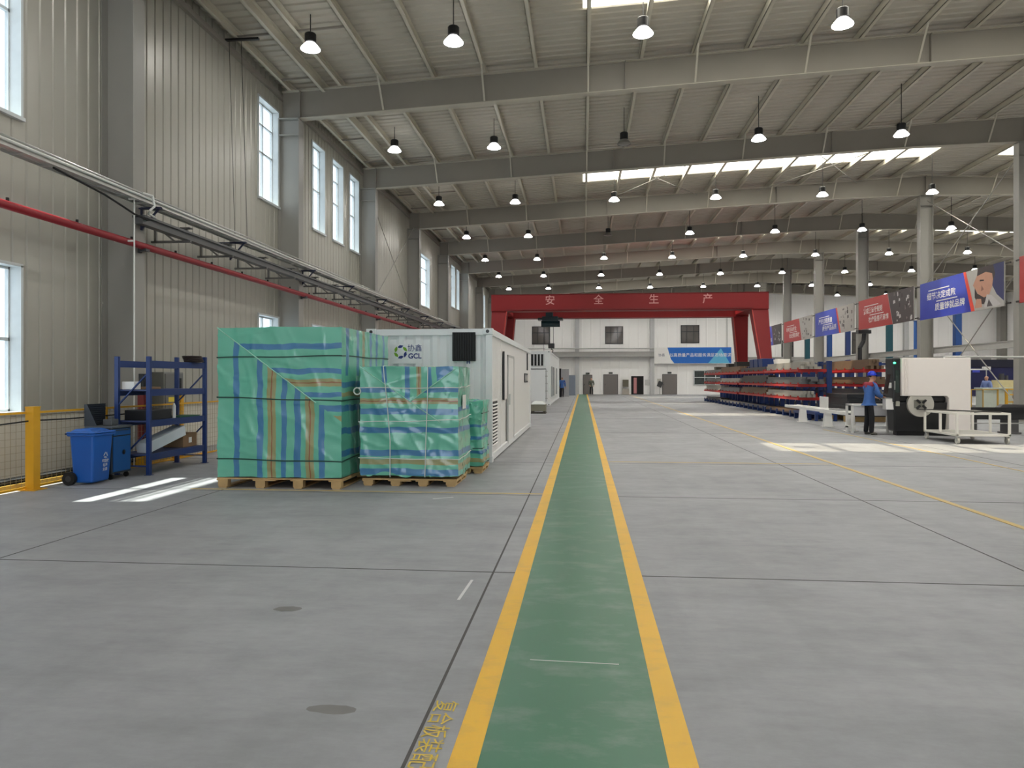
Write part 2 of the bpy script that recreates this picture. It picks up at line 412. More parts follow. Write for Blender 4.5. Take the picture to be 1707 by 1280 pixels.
for y in FRAMES + [YE - 0.25]:
    rafter(y)
    if y > 0:
        column(XW + 0.01, XC, y, zb(XC)); column(XM - 0.3, XM + 0.3, y, zb(XM)); column(XR - 0.65, XR - 0.01, y, zb(XC))
# end wall columns, crane rail and pipe along the end wall
for x in (-0.63, 7.2, 24.3, 32.6):
    b = MB(); b.box(x - .22, x + .22, YE - .4, YE - .02, 0, zb(x)); struct(b.build('column', mat('pale_grey_column', (186, 186, 186), 0.5), origin=(x, YE - .2, 0)))

# ------------------------------------------------------------ high bay lamps
LENS = emit('lit_lamp_lens', (255, 254, 252), LAMP_POWER * 1.24)
SHADE = emit('lit_lamp_shade', (255, 254, 252), LAMP_POWER * 0.05)
OFFLENS = mat('unlit_lamp_lens', (120, 118, 112), 0.3)
def make_lamp(lit, drop):
    t = thing('pendant_lamp', None, 'lamp')
    c = MB(); c.cyl((0, 0, 0.39), (0, 0, 0.40 + drop), 0.012, 6); c.build('cord', BLACK, t)
    h = MB(); h.lathe([(0.05, 0.40), (0.12, 0.39), (0.14, 0.365), (0.14, 0.17), (0.12, 0.15)], n=16); h.build('housing', BLACK, t, smooth=True)
    s = MB(); s.lathe([(0.125, 0.15), (0.17, 0.10), (0.235, 0.02), (0.24, 0.0), (0.228, 0.0), (0.16, 0.09), (0.115, 0.14)], n=24); s.build('lamp_shade', SHADE if lit else OFFLENS, t, smooth=True)
    l = MB(); l.lathe([(0.0, -0.03), (0.11, -0.022), (0.19, -0.002), (0.225, 0.015), (0.18, 0.025), (0.0, 0.025)], n=24); l.build('lens', LENS if lit else OFFLENS, t, smooth=True)
    return t
LX = [-6.65, -3.1, 1.4, 5.9, 10.5, 15.1, 19.7, 24.5, 29.0, 33.5, 38.0]
LZ = 9.68
protos = {}
for r in range(-3, 8):
    y = 17.3 + 8 * r
    for i, x in enumerate(LX):
        lit = (r, i) not in ((1, 2), (3, 2))
        drop = round(deck(x) + 0.015 - LZ - 0.40, 3)
        key = (lit, drop)
        if key in protos: t = copy_tree(protos[key])
        else: t = protos[key] = make_lamp(lit, drop)
        t.location = (x, y, LZ)
        t['group'] = 'high bay lamps under the roof'
        if r >= 0: lab = '%s high bay lamp hanging %s from the window wall in the %s row ahead' % ('lit' if lit else 'unlit dark', ORD[i], ORD[r])
        else: lab = '%s high bay lamp hanging %s from the window wall, %s row behind the viewer' % ('lit', ORD[i], ORD[-r - 1])
        t['label'] = lab

# ------------------------------------------------------------ along the window wall
TRAYX = -8.15
t = thing('cable_tray', 'galvanised cable tray with bundled conduits running along the whole window wall', 'cable tray', (TRAYX, 10, 4.9))
b = MB()
for dx in (-0.13, 0.13): b.box(TRAYX + dx - .006, TRAYX + dx + .006, 3, 70, 4.86, 4.95)
for j in range(112): b.box(TRAYX - .13, TRAYX + .13, 3.2 + j * .6, 3.23 + j * .6, 4.86, 4.88)
b.build('tray', GALV, t)
for i, (dx, z, r) in enumerate(((-.09, 4.905, .022), (-.04, 4.91, .026), (.02, 4.905, .022), (.075, 4.912, .03), (.16, 4.93, .022), (.165, 4.985, .02), (-.02, 4.955, .022))):
    b = MB()
    pts = [(TRAYX + dx + random.uniform(-.012, .012), 3 + 3.35 * j, z + random.uniform(-.006, .008)) for j in range(21)]
    b.tube(pts, r, 8); b.build('conduit', GALV if i != 4 else mat('white_conduit', (222, 222, 216), 0.35), t, smooth=True)
for j in range(11):
    y = 13.1 if j == 0 else 16.6 + (j - 1) * 4.1
    y = next((f for f in FRAMES if abs(y - f) < .45), y)
    b = MB(); b.box(TRAYX - .2, TRAYX + .2, y - .03, y + .03, 4.82, 4.86)
    xw = XC + .002 if y in FRAMES else XW + .03; b.box(xw, TRAYX + .2, y - .02, y + .02, 4.83, 4.855); b.bar((TRAYX + .15, y, 4.83), (TRAYX - .2, y, 4.45), .03, .03); b.box(TRAYX - .21, TRAYX - .18, y - .02, y + .02, 4.43, 4.84)
    b.build('bracket', mat('navy_bracket_paint', (38, 42, 66), 0.5), t)
b = MB(); b.tube([(TRAYX + .1, 10.4, 4.83), (TRAYX + .1, 11.6, 4.72), (TRAYX + .06, 12.1, 4.66), (TRAYX + .04, 12.5, 4.60), (TRAYX + .03, 12.9, 4.58), (TRAYX - .05, 13.3, 4.68)], .018, 8)
b.build('drooping_cable', RUBBER, t, smooth=True)
b = MB(); b.tube([(TRAYX + .17, 12.55, 4.99), (TRAYX + .24, 12.75, 4.98), (TRAYX + .25, 12.8, 4.8), (TRAYX + .2, 12.74, 4.72), (TRAYX + .1, 12.85, 4.68), (TRAYX + .02, 13.2, 4.68)], .02, 8)
b.build('white_flexible_conduit', mat('white_conduit', (222, 222, 216), 0.35), t, smooth=True)

t = thing('busbar_rail', 'dark grey busbar rail on triangular brackets below the cable tray', 'rail', (-8.33, 13, 4.3))
b = MB(); b.box(-8.33, -8.17, 12.85, 66, 4.50, 4.64); b.box(-8.38, -8.12, 12.85, 66, 4.62, 4.66); b.build('rail', mat('dark_grey_rail_paint', (92, 92, 92), 0.5), t)
for j in range(28):
    y = 14.5 + 1.84 * j
    if any(abs(y - f) < .35 for f in FRAMES): y += .4
    b = MB()
    b.bar((XW + .03, y, 4.475), (-8.15, y, 4.475), .05, .045); b.bar((-8.93, y, 4.46), (-8.93, y, 4.86), .05, .05)
    b.bar((-8.93, y, 4.82), (-8.5, y, 4.48), .035, .035); b.box(-8.28, -8.22, y - .03, y + .03, 4.655, 4.75); b.box(-8.36, -8.14, y - .07, y + .07, 4.74, 4.76)
    b.build('bracket', mat('grey_bracket_paint', (112, 111, 108), 0.5), t)

t = thing('sprinkler_pipe', 'long red fire pipe running along the window wall under the cable tray', 'pipe', (-8.34, 10, 4.12))
b = MB(); b.cyl((-8.3, 3, 4.12), (-8.3, 60, 4.12), 0.065, 14); b.build('pipe', REDPIPE, t, smooth=True)
for j in range(34):
    y = 9.8 + 1.46 * j; b = MB(); b.cyl((-8.3, y, 4.17), (-8.3, y, 4.23), .022, 8); b.build('nozzle', RUBBER, t)
for f in FRAMES[3:9]:
    b = MB(); b.box(-8.38, -8.22, f - .06, f + .06, 4.02, 4.07); b.box(XC, -8.36, f - .04, f + .04, 4.0, 4.10); b.build('clamp', mat('dark_clamp_steel', (60, 60, 62), 0.5), t)

# downpipe-like white conduits and hanging wires
for (x, y, z0, z1, lab) in ((-8.12, 12.52, 0.0, 4.9, 'thin white conduit rising from behind the blue rack to the cable tray'),):
    b = MB(); b.cyl((x, y, z0), (x, y, z1), .013, 8); b.box(x - .1, x + .02, y - .02, y + .02, 4.86, 4.9)
    b.box(-8.5, x, y - .02, y + .02, 4.10, 4.13)
    tag(b.build('wall_conduit', mat('white_conduit', (222, 222, 216), 0.35), origin=(x, y, z0), smooth=True), lab, 'conduit')
t = thing('drop_wire', 'pair of thin dark wires hanging from a black bar under the eaves', 'wire', (-8.9, 17.6, 4.9))
b = MB(); b.box(-8.97, -8.1, 17.55, 17.63, 10.12, 10.17); b.build('bar', BLACK, t)
for dx, dy in ((-.02, 0), (.30, .02)):
    b = MB(); b.cyl((-8.86 + dx, 17.59, 10.14), (-8.86 + dx + .16, 17.6, 4.88), .007, 6); b.build('wire', BLACK, t)
for (y0, z0, y1, z1, lab) in ((29.5, 4.7, 36.7, 9.4, 'thin bracing rod rising away from the viewer across the window wall'), (29.5, 9.1, 36.7, 4.9, 'thin bracing rod falling away from the viewer across the window wall')):
    b = MB(); b.cyl((-8.72 + (.05 if z1 > z0 else 0), y0 - .15, z0), (-8.72 + (.05 if z1 > z0 else 0), y1 + .15, z1), .016, 8); tag(b.build('brace_rod', COLSTEEL, origin=(-8.72, y0, z0)), lab, 'brace')

# yellow mesh fence and cable track behind it
FX = -8.0
t = thing('guard_fence', 'yellow guard fence with wire mesh below the windows, behind the blue bin', 'fence', (FX, 10, 0))
def post(x, y, w, h, m=YELLOW):
    b = MB(); b.box(x - w / 2, x + w / 2, y - w / 2, y + w / 2, 0, h); b.box(x - w / 2 - .005, x + w / 2 + .005, y - w / 2 - .005, y + w / 2 + .005, h, h + .015)
    b.box(x - w, x + w, y - w, y + w, 0, .012); return b
post(-7.93, 9.83, .13, 1.19).build('post', YELLOW, t)
for y in (7.6, 11.55, 13.6, 15.6): post(FX, y, .045, 1.12).build('post', YELLOW, t)
for y0, y1 in ((7.6, 9.8), (9.8, 11.55), (11.55, 13.6), (13.6, 15.6)):
    for z in (1.10, .02):
        b = MB(); b.box(FX - .018, FX + .018, y0, y1, z, z + .03); b.build('rail', YELLOW, t)
    b = MB()
    n = int((y1 - y0) / .1)
    for i in range(1, n): b.bar((FX, y0 + i * .1, .05), (FX, y0 + i * .1, 1.1), .004, .004, up=(1, 0, 0))
    for i in range(1, 11): b.bar((FX, y0, .05 + i * .1), (FX, y1, .05 + i * .1), .004, .004)
    b.build('mesh', mat('grey_mesh_wire', (150, 136, 104), 0.5), t)
b = MB(); b.tube([(FX + .03, 7.6, .98), (FX + .03, 8.8, .95), (FX + .05, 9.83, 1.0), (FX + .03, 10.6, .985), (FX + .03, 11.6, .99), (FX + .03, 13.6, 1.0)], .012, 6); b.build('cable', RUBBER, t)
t = thing('cable_track', 'low black cable chain between yellow rails on the floor behind the fence', 'cable track', (-8.38, 10, 0))
for dx in (-.16, .16):
    b = MB(); b.box(-8.38 + dx - .02, -8.38 + dx + .02, 7, 14, 0, .07); b.build('rail', YEL2, t)
b = MB()
for j in range(88): b.box(-8.5, -8.26, 7.0 + j * .08, 7.06 + j * .08, 0.02, .13)
b.box(-8.49, -8.27, 7, 14, 0, .1); b.build('chain', RUBBER, t)
post(-8.25, 14.25, .11, 1.25).build('x', YELLOW).name = 'guard_post'
o = bpy.data.objects['guard_post']; tag(o, 'yellow guard post with black top seen through the blue rack', 'post'); o.data.materials.append(BLACK)
b = MB(); b.cyl((-8.25, 14.25, 1.26), (-8.25, 14.25, 1.62), .035, 10); b.build('black_top', BLACK, o)
t = thing('safety_post', 'dark red post with a black head standing behind the blue rack', 'post', (-8.12, 12.75, 0))
b = MB(); b.box(-8.17, -8.05, 12.69, 12.81, .3, 1.35); b.build('red_column', mat('dark_red_enamel', (122, 28, 26), 0.4), t, bevel=.008)
b = MB(); b.box(-8.155, -8.065, 12.705, 12.795, 1.35, 1.7); b.build('black_head', BLACK, t)
b = MB(); b.box(-8.185, -8.03, 12.66, 12.84, 0, .3); b.build('yellow_foot', YELLOW, t, bevel=.01)
t = thing('wall_cabinet', 'grey electrical cabinet on the wall behind the blue rack', 'cabinet', (-8.75, 14.8, 1))
b = MB(); b.box(-9.03, -8.72, 14.45, 15.2, .95, 1.75); b.build('body', mat('grey_cabinet_paint', (120, 120, 116), 0.45), t, bevel=.01)
b = MB(); b.box(-8.72, -8.705, 14.49, 15.16, .99, 1.71); b.build('door', mat('grey_door_paint', (104, 104, 102), 0.45), t)
b = MB(); b.box(-8.706, -8.70, 14.6, 15.0, 1.12, 1.22); b.build('warning_strip', mat('yellow_label', (226, 200, 60), 0.5), t)

# wheeled bin
t = thing('wheeled_bin', 'blue plastic wheeled bin with a white recycling mark beside the yellow fence', 'bin', (-7.53, 10.53, 0))
BINP = mat('blue_bin_plastic', (26, 92, 178), 0.35, 0, 0.05, 5)
def taper(x0, x1, y0, y1, z0, X0, X1, Y0, Y1, z1):
    return [(x0, y0, z0), (x1, y0, z0), (x1, y1, z0), (x0, y1, z0), (X0, Y0, z1), (X1, Y0, z1), (X1, Y1, z1), (X0, Y1, z1)]
bx, by = -7.53, 10.53
b = MB(); b.hull8(taper(bx - .15, bx + .16, by - .20, by + .20, .03, bx - .19, bx + .20, by - .235, by + .235, .77)); b.build('body', BINP, t, bevel=.03)
b = MB(); b.hull8(taper(bx - .21, bx + .22, by - .255, by + .255, .735, bx - .22, bx + .23, by - .26, by + .26, .775)); b.build('rim', BINP, t, bevel=.012)
b = MB()
b.hull8(taper(bx - .225, bx + .24, by - .265, by + .265, .78, bx - .215, bx + .23, by - .255, by + .255, .805))
b.hull8(taper(bx - .19, bx + .17, by - .22, by + .22, .805, bx - .14, bx + .09, by - .16, by + .16, .845))
b.build('lid', BINP, t, bevel=.012)
b = MB(); b.cyl((bx - .27, by - .2, .77), (bx - .27, by + .2, .77), .014, 10)
for dy in (-.2, .2): b.bar((bx - .27, by + dy, .77), (bx - .2, by + dy, .77), .025, .025)
b.build('handle', mat('dark_blue_plastic', (18, 34, 70), 0.4), t)
for dy in (-.25, .25):
    w = MB(); w.cyl((bx - .17, by + dy - .03, .1), (bx - .17, by + dy + .03, .1), .1, 24); w = w.build('wheel', RUBBER, t, smooth=True)
    h = MB(); h.cyl((bx - .17, by + dy - .034, .1), (bx - .17, by + dy + .034, .1), .045, 16); h.build('hub', mat('dark_grey_plastic', (58, 58, 60), 0.5), w, smooth=True)
b = MB(); b.cyl((bx - .17, by - .25, .1), (bx - .17, by + .25, .1), .012, 8); b.build('axle', GALV, t)
b = MB()                                              # moulded white recycling mark and characters on the front
def onfront(y, z): return (bx + .1635 + .04 * (z - .03) / .74 + .003, y, z)
M4 = frame4(onfront(by + .07, .34), (0, 1, 0), (.054, 0, 1))
for k_ in range(3):
    a0 = R(90 + 120 * k_)
    P_ = lambda r, a: M4 @ Vector((r * math.cos(a), r * math.sin(a) + .09, 0))
    b.face([P_(.055, a0 + R(8)), P_(.055, a0 + R(98)), P_(.034, a0 + R(98)), P_(.034, a0 + R(8))])
add_text(b, '可回收', .055, M4, bold=.001); add_text(b, '垃圾', .055, M4 @ Matrix.Translation((0, -.065, 0)), bold=.001); add_text(b, '分类', .055, M4 @ Matrix.Translation((0, -.13, 0)), bold=.001)
b.build('white_marking', WHITE, t, recalc=False)

# tool cabinet with a pegboard
CABD = mat('dark_grey_cabinet', (52, 58, 66), 0.45); CABB = mat('blue_cabinet_door', (20, 84, 150), 0.4)
t = thing('tool_cabinet', 'blue and dark grey tool cabinet with a pegboard behind the blue bin', 'cabinet', (-7.66, 11.1, 0))
x0, x1, y0, y1 = -7.88, -7.44, 10.88, 11.38
b = MB(); b.box(x0, x1, y0, y1, .09, .82); b.build('body', CABD, t, bevel=.006)
b = MB(); b.box(x0 - .01, x1 + .02, y0 - .01, y1 + .01, .82, .85); b.build('worktop', mat('grey_worktop', (88, 92, 96), 0.5), t)
d = MB(); d.box(x1, x1 + .015, y0 + .03, y1 - .03, .12, .68); d = d.build('door', CABB, t, bevel=.004)
h = MB(); h.cyl((x1 + .015, (y0 + y1) / 2 + .04, .42), (x1 + .022, (y0 + y1) / 2 + .04, .42), .038, 16); h.box(x1 + .02, x1 + .03, (y0 + y1) / 2 + .03, (y0 + y1) / 2 + .05, .39, .45); h.build('handle', BLACK, d)
d = MB(); d.box(x1, x1 + .015, y0 + .03, y1 - .03, .70, .80); d = d.build('drawer', CABB, t, bevel=.004)
h = MB(); h.box(x1 + .015, x1 + .03, y0 + .06, y1 - .06, .775, .79); h.build('handle', CABD, d)
b = MB()                                               # perforated board on the back edge
for i in range(15):
    y = y0 + .02 + i * (y1 - y0 - .04) / 14; b.box(x0 - .01, x0, y - .010, y + .010, .85, 1.2)
for i in range(11): z = .86 + i * .033; b.box(x0 - .01, x0, y0, y1, z - .009, z + .009)
b.box(x0 - .02, x0 - .011, y0, y1, .85, 1.2); b.build('pegboard', CABD, t)
b = MB(); b.prism([(x0, .85), (x0 + .2, .85), (x0 + .03, 1.2), (x0, 1.2)], 'y', y0 - .004, y0); b.build('side_gusset', CABD, t)
for dx in (.05, .39):
    for dy in (.05, .45):
        c = MB(); c.cyl((x0 + dx, y0 + dy - .015, .04), (x0 + dx, y0 + dy + .015, .04), .04, 14); c.box(x0 + dx - .02, x0 + dx + .02, y0 + dy - .022, y0 + dy + .022, .05, .095); c.build('caster', RUBBER, t)
b = MB(); b.box(-7.75, -7.6, 11.12, 11.3, .852, .95); b.box(-7.71, -7.64, 11.18, 11.24, .95, 1.0); tag(b.build('hand_lamp', mat('grey_plastic', (96, 98, 100), 0.5), origin=(-7.68, 11.2, .852), bevel=.008), 'small grey device standing on the tool cabinet worktop', 'device')

# blue rack by the wall
t = thing('storage_rack', 'dark blue steel pallet rack with four shelves against the window wall', 'rack', (-7.48, 12.4, 0))
RX0, RX1, RY0, RY1 = -7.76, -7.2, 11.5, 13.3
for x in (RX0, RX1):
    for y in (RY0, RY1):
        b = MB(); b.box(x - .035, x + .035, y - .03, y + .03, 0, 1.98 if y == RY0 else 2.02); b.box(x - .06, x + .06, y - .05, y + .05, 0, .008); b.build('post', BLUE, t, bevel=.004)
LV = (.30, .86, 1.38, 1.86)
for z in LV:
    for x in (RX0, RX1):
        b = MB(); b.box(x - .02, x + .02, RY0, RY1, z - .06, z + .05); b.build('beam', BLUE, t)
    b = MB(); b.box(RX0 + .02, RX1 - .02, RY0 + .03, RY1 - .03, z + .02, z + .045)
    if z < 1.8: b.build('shelf', mat('blue_grey_shelf', (58, 70, 110), 0.5), t)
for y in (RY0, RY1):
    b = MB(); b.bar((RX0, y, 1.15), (RX1, y, 1.72), .03, .02); b.bar((RX0, y, .2), (RX1, y, .75), .03, .02); b.bar((RX0, y, .15), (RX1, y, .15), .03, .02); b.build('brace', BLUE, t)
b = MB(); Mx = Matrix.Translation((-7.37, 12.15, .50)) @ Matrix.Rotation(R(14), 4, 'X') @ Matrix.Rotation(R(-6), 4, 'Z')
pts = [Mx @ Vector(p) for p in ((-.12, -.5, -.09), (.12, -.5, -.09), (.12, .5, -.09), (-.12, .5, -.09), (-.12, -.5, .09), (.12, -.5, .09), (.12, .5, .09), (-.12, .5, .09))]
zmin = min(p.z for p in pts); pts = [p + Vector((0, 0, .345 - zmin)) for p in pts]
b.hull8(pts); tag(b.build('long_box', mat('white_carton', (206, 212, 218), 0.6), origin=(-7.28, 12.15, .345), bevel=.006), 'long white carton lying tilted on the bottom shelf of the blue rack', 'box')
for (xa, xb, ya, yb, za, zc, mt, nm, lab, cat) in (
    (-7.7, -7.3, 12.72, 13.2, .346, .60, CARD, 'cardboard_box', 'brown cardboard box on the bottom shelf beside the long white carton', 'box'),
    (-7.7, -7.3, 11.6, 12.35, .906, 1.08, BLACK, 'tool_case', 'black tool case lying on the second shelf of the blue rack', 'case'),
    (-7.72, -7.5, 11.56, 11.75, 1.426, 1.56, WHITE, 'parts_box', 'small white box on the third shelf of the blue rack', 'box'),
    (-7.62, -7.35, 11.8, 12.1, 1.426, 1.47, CARD, 'carton_tray', 'flat brown carton on the third shelf of the blue rack', 'carton')):
    b = MB(); b.box(xa, xb, ya, yb, za, zc); o = b.build(nm, mt, origin=((xa + xb) / 2, (ya + yb) / 2, za), bevel=.01); tag(o, lab, cat)
    if nm == 'cardboard_box':
        b = MB(); b.box(xb, xb + .002, (ya + yb) / 2 - .05, (ya + yb) / 2 + .05, .42, .52); o2 = b.build('label_sticker', WHITE, o); o2.location = (0, 0, 0)
b = MB(); b.cyl((-7.3, 12.42, .906), (-7.3, 12.42, 1.12), .03, 12); b.cyl((-7.3, 12.42, 1.12), (-7.3, 12.42, 1.17), .03, 12, r2=.012); tag(b.build('spray_bottle', WHITE, origin=(-7.3, 12.42, .906), smooth=True), 'white bottle standing on the second shelf of the blue rack', 'bottle')
b = MB()
for j in range(5): b.lathe([(.16, 0), (.18, .015), (.16, .03), (.14, .015), (.16, 0)], (-7.22 - .01 * j, 12.95, 1.915 + j * .022), 20)
tag(b.build('hose_coil', mat('dark_brown_rubber', (46, 36, 34), 0.6), origin=(-7.25, 12.95, 1.915), smooth=True), 'dark coiled hose lying on top of the blue rack', 'hose')
b = MB(); b.box(-7.6, -7.24, 12.5, 13.2, .912, .93); tag(b.build('green_board', mat('green_board_paint', (34, 92, 62), 0.5), origin=(-7.4, 12.8, .906)), 'thin green board lying on the second shelf of the blue rack', 'board')

# ------------------------------------------------------------ wrapped packs on pallets
def wrap_mat(name, vst, hst, region):
    """green tarpaulin under clear film; vst / hst: (position, width, colour) of woven stripes along v / across u; region: lines z > c - k*x (all must hold) where the 'top' set applies"""
    m, t, b, o = nt(name); N, L = t.nodes.new, t.links.new
    uv = N('ShaderNodeUVMap'); uv.uv_map = 'uv'
    ns = N('ShaderNodeTexNoise'); ns.inputs['Scale'].default_value = 3.0; ns.inputs['Detail'].default_value = 2
    tc = N('ShaderNodeTexCoord'); L(tc.outputs['Object'], ns.inputs['Vector'])
    sp = N('ShaderNodeSeparateXYZ'); L(uv.outputs[0], sp.inputs[0])
    def M(op, a, b2=None, c=None):
        x = N('ShaderNodeMath'); x.operation = op
        for i, v in enumerate((a, b2, c)):
            if v is None: continue
            if isinstance(v, (int, float)): x.inputs[i].default_value = v
            else: L(v, x.inputs[i])
        return x.outputs[0]
    wob = M('MULTIPLY', M('SUBTRACT', ns.outputs['Fac'], 0.5), 0.035)
    ux = M('ADD', sp.outputs[0], wob); uz = M('ADD', sp.outputs[1], wob)
    GREEN = lin((104, 192, 164))
    PAL = {'b': lin((48, 112, 178)), 't': lin((164, 150, 92)), 'r': lin((150, 84, 50)), 'd': lin((40, 112, 84))}
    def stripes(coord, lst):
        cur = None
        for p, w, c in lst:
            mk = M('COMPARE', coord, p, w / 2)
            mx = N('ShaderNodeMix'); mx.data_type = 'RGBA'; L(M('MULTIPLY', mk, 0.86), mx.inputs[0])
            if cur is None: mx.inputs[6].default_value = GREEN
            else: L(cur, mx.inputs[6])
            mx.inputs[7].default_value = PAL[c]; cur = mx.outputs[2]
        return cur
    cv = stripes(ux, vst)
    if hst:
        ch = stripes(uz, hst); mask = None
        for c, k in region:
            g = M('GREATER_THAN', M('ADD', sp.outputs[1], M('MULTIPLY', sp.outputs[0], k)), c); mask = g if mask is None else M('MULTIPLY', mask, g)
        mx = N('ShaderNodeMix'); mx.data_type = 'RGBA'
        if mask is None: mx.inputs[0].default_value = 1.0
        else: L(mask, mx.inputs[0])
        L(cv, mx.inputs[6]); L(ch, mx.inputs[7]); cv = mx.outputs[2]
    n2 = N('ShaderNodeTexNoise'); n2.inputs['Scale'].default_value = 1.6; n2.inputs['Detail'].default_value = 5; L(tc.outputs['Object'], n2.inputs['Vector'])
    fade = N('ShaderNodeMix'); fade.data_type = 'RGBA'; fade.blend_type = 'MULTIPLY'; fade.inputs[0].default_value = 0.5
    L(cv, fade.inputs[6]); rr = N('ShaderNodeValToRGB'); rr.color_ramp.elements[0].color = (.72, .72, .72, 1); L(n2.outputs['Fac'], rr.inputs[0]); L(rr.outputs[0], fade.inputs[7])
    L(fade.outputs[2], b.inputs['Base Color'])
    b.inputs['Roughness'].default_value = 0.40; b.inputs['Coat Weight'].default_value = 1.0; b.inputs['Coat Roughness'].default_value = 0.12
    rg = N('ShaderNodeTexNoise'); rg.noise_type = 'RIDGED_MULTIFRACTAL'; rg.inputs['Scale'].default_value = 1.5; rg.inputs['Detail'].default_value = 4; rg.inputs['Distortion'].default_value = 0.6
    L(tc.outputs['Object'], rg.inputs['Vector'])
    bp = N('ShaderNodeBump'); bp.inputs['Strength'].default_value = 0.6; bp.inputs['Distance'].default_value = 0.04
    L(rg.outputs['Fac'], bp.inputs['Height']); L(bp.outputs[0], b.inputs['Normal']); L(bp.outputs[0], b.inputs['Coat Normal'])
    return m
from mathutils import noise as mn
def wrapped(x0, x1, y0, y1, z0, z1, mats, parent, seed, hem=0.0, amp=.016):
    """fabric-covered box: every face a fine grid pushed in and out by folds; material slot 0 front, 1 side, 2 top"""
    b = MB()
    def disp(p):
        q = Vector(p) + Vector((seed * 7.1, 0, 0)); n = mn.noise(q * 2.1) * amp + mn.noise(q * 5.3) * amp * .5
        c = Vector(((x0 + x1) / 2, (y0 + y1) / 2, (z0 + z1) / 2)); d = (Vector(p) - c)
        for sx_, sz_, ph in ((1.3, 3.4, 0), (3.1, 1.2, 9)):
            r_ = mn.noise(Vector((q.x * sx_ + q.y * sx_ + ph + q.z * .8, q.z * sz_ + q.x * .6, ph))); n += amp * .6 * max(0, 1 - abs(r_) * 9) ** 2
        e = Vector((d.x / (x1 - x0), d.y / (y1 - y0), d.z / (z1 - z0) * .6)).normalized()
        w = Vector(p) + e * n
        if hem and p[2] < z0 + 1e-4: w.z += hem * (0.5 + mn.noise(q * 3.7)) ; w.z = max(w.z, z0 - .12)
        return tuple(w)
    def grid(o, u, v, nu, nv, m, flip=False):
        o, u, v = Vector(o), Vector(u), Vector(v)
        for i in range(nu):
            for j in range(nv):
                cs = [(i / nu, j / nv), ((i + 1) / nu, j / nv), ((i + 1) / nu, (j + 1) / nv), (i / nu, (j + 1) / nv)]
                b.face([disp(o + u * a + v * c) for a, c in cs], m, cs)
    W_, D_, H_ = x1 - x0, y1 - y0, z1 - z0
    nx, ny, nz = int(W_ / .028), int(D_ / .028), int(H_ / .028)
    grid((x0, y0, z0), (W_, 0, 0), (0, 0, H_), nx, nz, 0)
    grid((x1, y0, z0), (0, D_, 0), (0, 0, H_), ny, nz, 1)
    grid((x1, y1, z0), (-W_, 0, 0), (0, 0, H_), nx, nz, 1)
    grid((x0, y1, z0), (0, -D_, 0), (0, 0, H_), ny, nz, 1)
    grid((x0, y0, z1), (W_, 0, 0), (0, D_, 0), nx, ny, 2)
    ob = b.build('cover', mats, parent, recalc=False)
    bm = bmesh.new(); bm.from_mesh(ob.data); bmesh.ops.remove_doubles(bm, verts=bm.verts, dist=1e-5); bm.to_mesh(ob.data); bm.free()
    ob.data.polygons.foreach_set('use_smooth', [True] * len(ob.data.polygons)); ob.data.set_sharp_from_angle(angle=R(50))
    return ob
def loop_strap(x0, x1, y0, y1, zs, h, parent, m, name='strap', thick=.008):
    """band right round a pack; zs = heights at front-left, front-right, back-right, back-left"""
    p = [(x0, y0, zs[0]), (x1, y0, zs[1]), (x1, y1, zs[2]), (x0, y1, zs[3])]; b = MB()
    for a, c in zip(p, p[1:] + p[:1]):
        n_ = 14
        for i in range(n_):
            f = lambda s: tuple(Vector(a).lerp(Vector(c), s) + Vector((0, 0, .006 * math.sin(s * 9))))
            b.bar(f(i / n_), f((i + 1) / n_), thick, h)
    return b.build(name, m, parent)
def pallet(x0, x1, y0, y1, h, label, across='y'):
    t = thing('wooden_pallet', label, 'pallet', ((x0 + x1) / 2, (y0 + y1) / 2, 0))
    nb = 4
    for i in range(nb):
        x = x0 + .09 + (x1 - x0 - .18) * i / (nb - 1)
        for y in (y0 + .06, (y0 + y1) / 2, y1 - .06):
            b = MB(); b.box(x - .075, x + .075, y - .055, y + .055, .02, h - .04); b.build('block', WOOD, t, bevel=.004)
        b = MB(); b.box(x - .06, x + .06, y0, y1, 0, .02); b.build('skid', WOOD, t)
    n = int((y1 - y0) / .2)
    for i in range(n):
        y = y0 + (y1 - y0) * i / n
        b = MB(); b.box(x0, x1, y + .01, y + (y1 - y0) / n - .02, h - .022, h); b.build('deck_board', WOOD, t)
    for i in range(nb):
        x = x0 + .09 + (x1 - x0 - .18) * i / (nb - 1); b = MB(); b.box(max(x0, x - .11), min(x1, x + .16 * (i % 2) + .08), y0 - .006, y1, h - .04, h - .0225); b.build('bearer', WOOD, t)
    return t
STRAPG = mat('dark_green_strap', (16, 66, 56), 0.5); CORD = mat('white_cord', (214, 220, 214), 0.6)
# tall pack
pallet(-5.38, -3.48, 10.28, 12.82, .15, 'pale wooden pallet under the tall green wrapped pack')
t = thing('wrapped_crate', 'tall pack wrapped in green and blue striped tarpaulin with dark straps', 'crate', (-4.43, 11.55, .15))
A1 = wrap_mat('striped_tarp_fold', [(.154, .046, 'b'), (.346, .046, 'b'), (.44, .07, 't'), (.44, .01, 'r'), (.54, .042, 'b'), (.648, .05, 'b'), (.747, .07, 't'), (.747, .01, 'r'), (.842, .046, 'b')],
              [(.872, .038, 'b'), (.71, .036, 'b'), (.63, .05, 't'), (.63, .008, 'r'), (.553, .03, 'b'), (.466, .04, 'b'), (.40, .04, 't')], [(1.0, .626)])
A2 = wrap_mat('striped_tarp_side', [(.1, .05, 'b'), (.3, .05, 'b'), (.42, .06, 't'), (.58, .05, 'b'), (.72, .04, 'b'), (.88, .05, 'b')],
              [(.62, .04, 'b'), (.55, .03, 't'), (.46, .04, 'b'), (.31, .045, 'b'), (.16, .04, 'b')], [(-.66, 0.0001)])
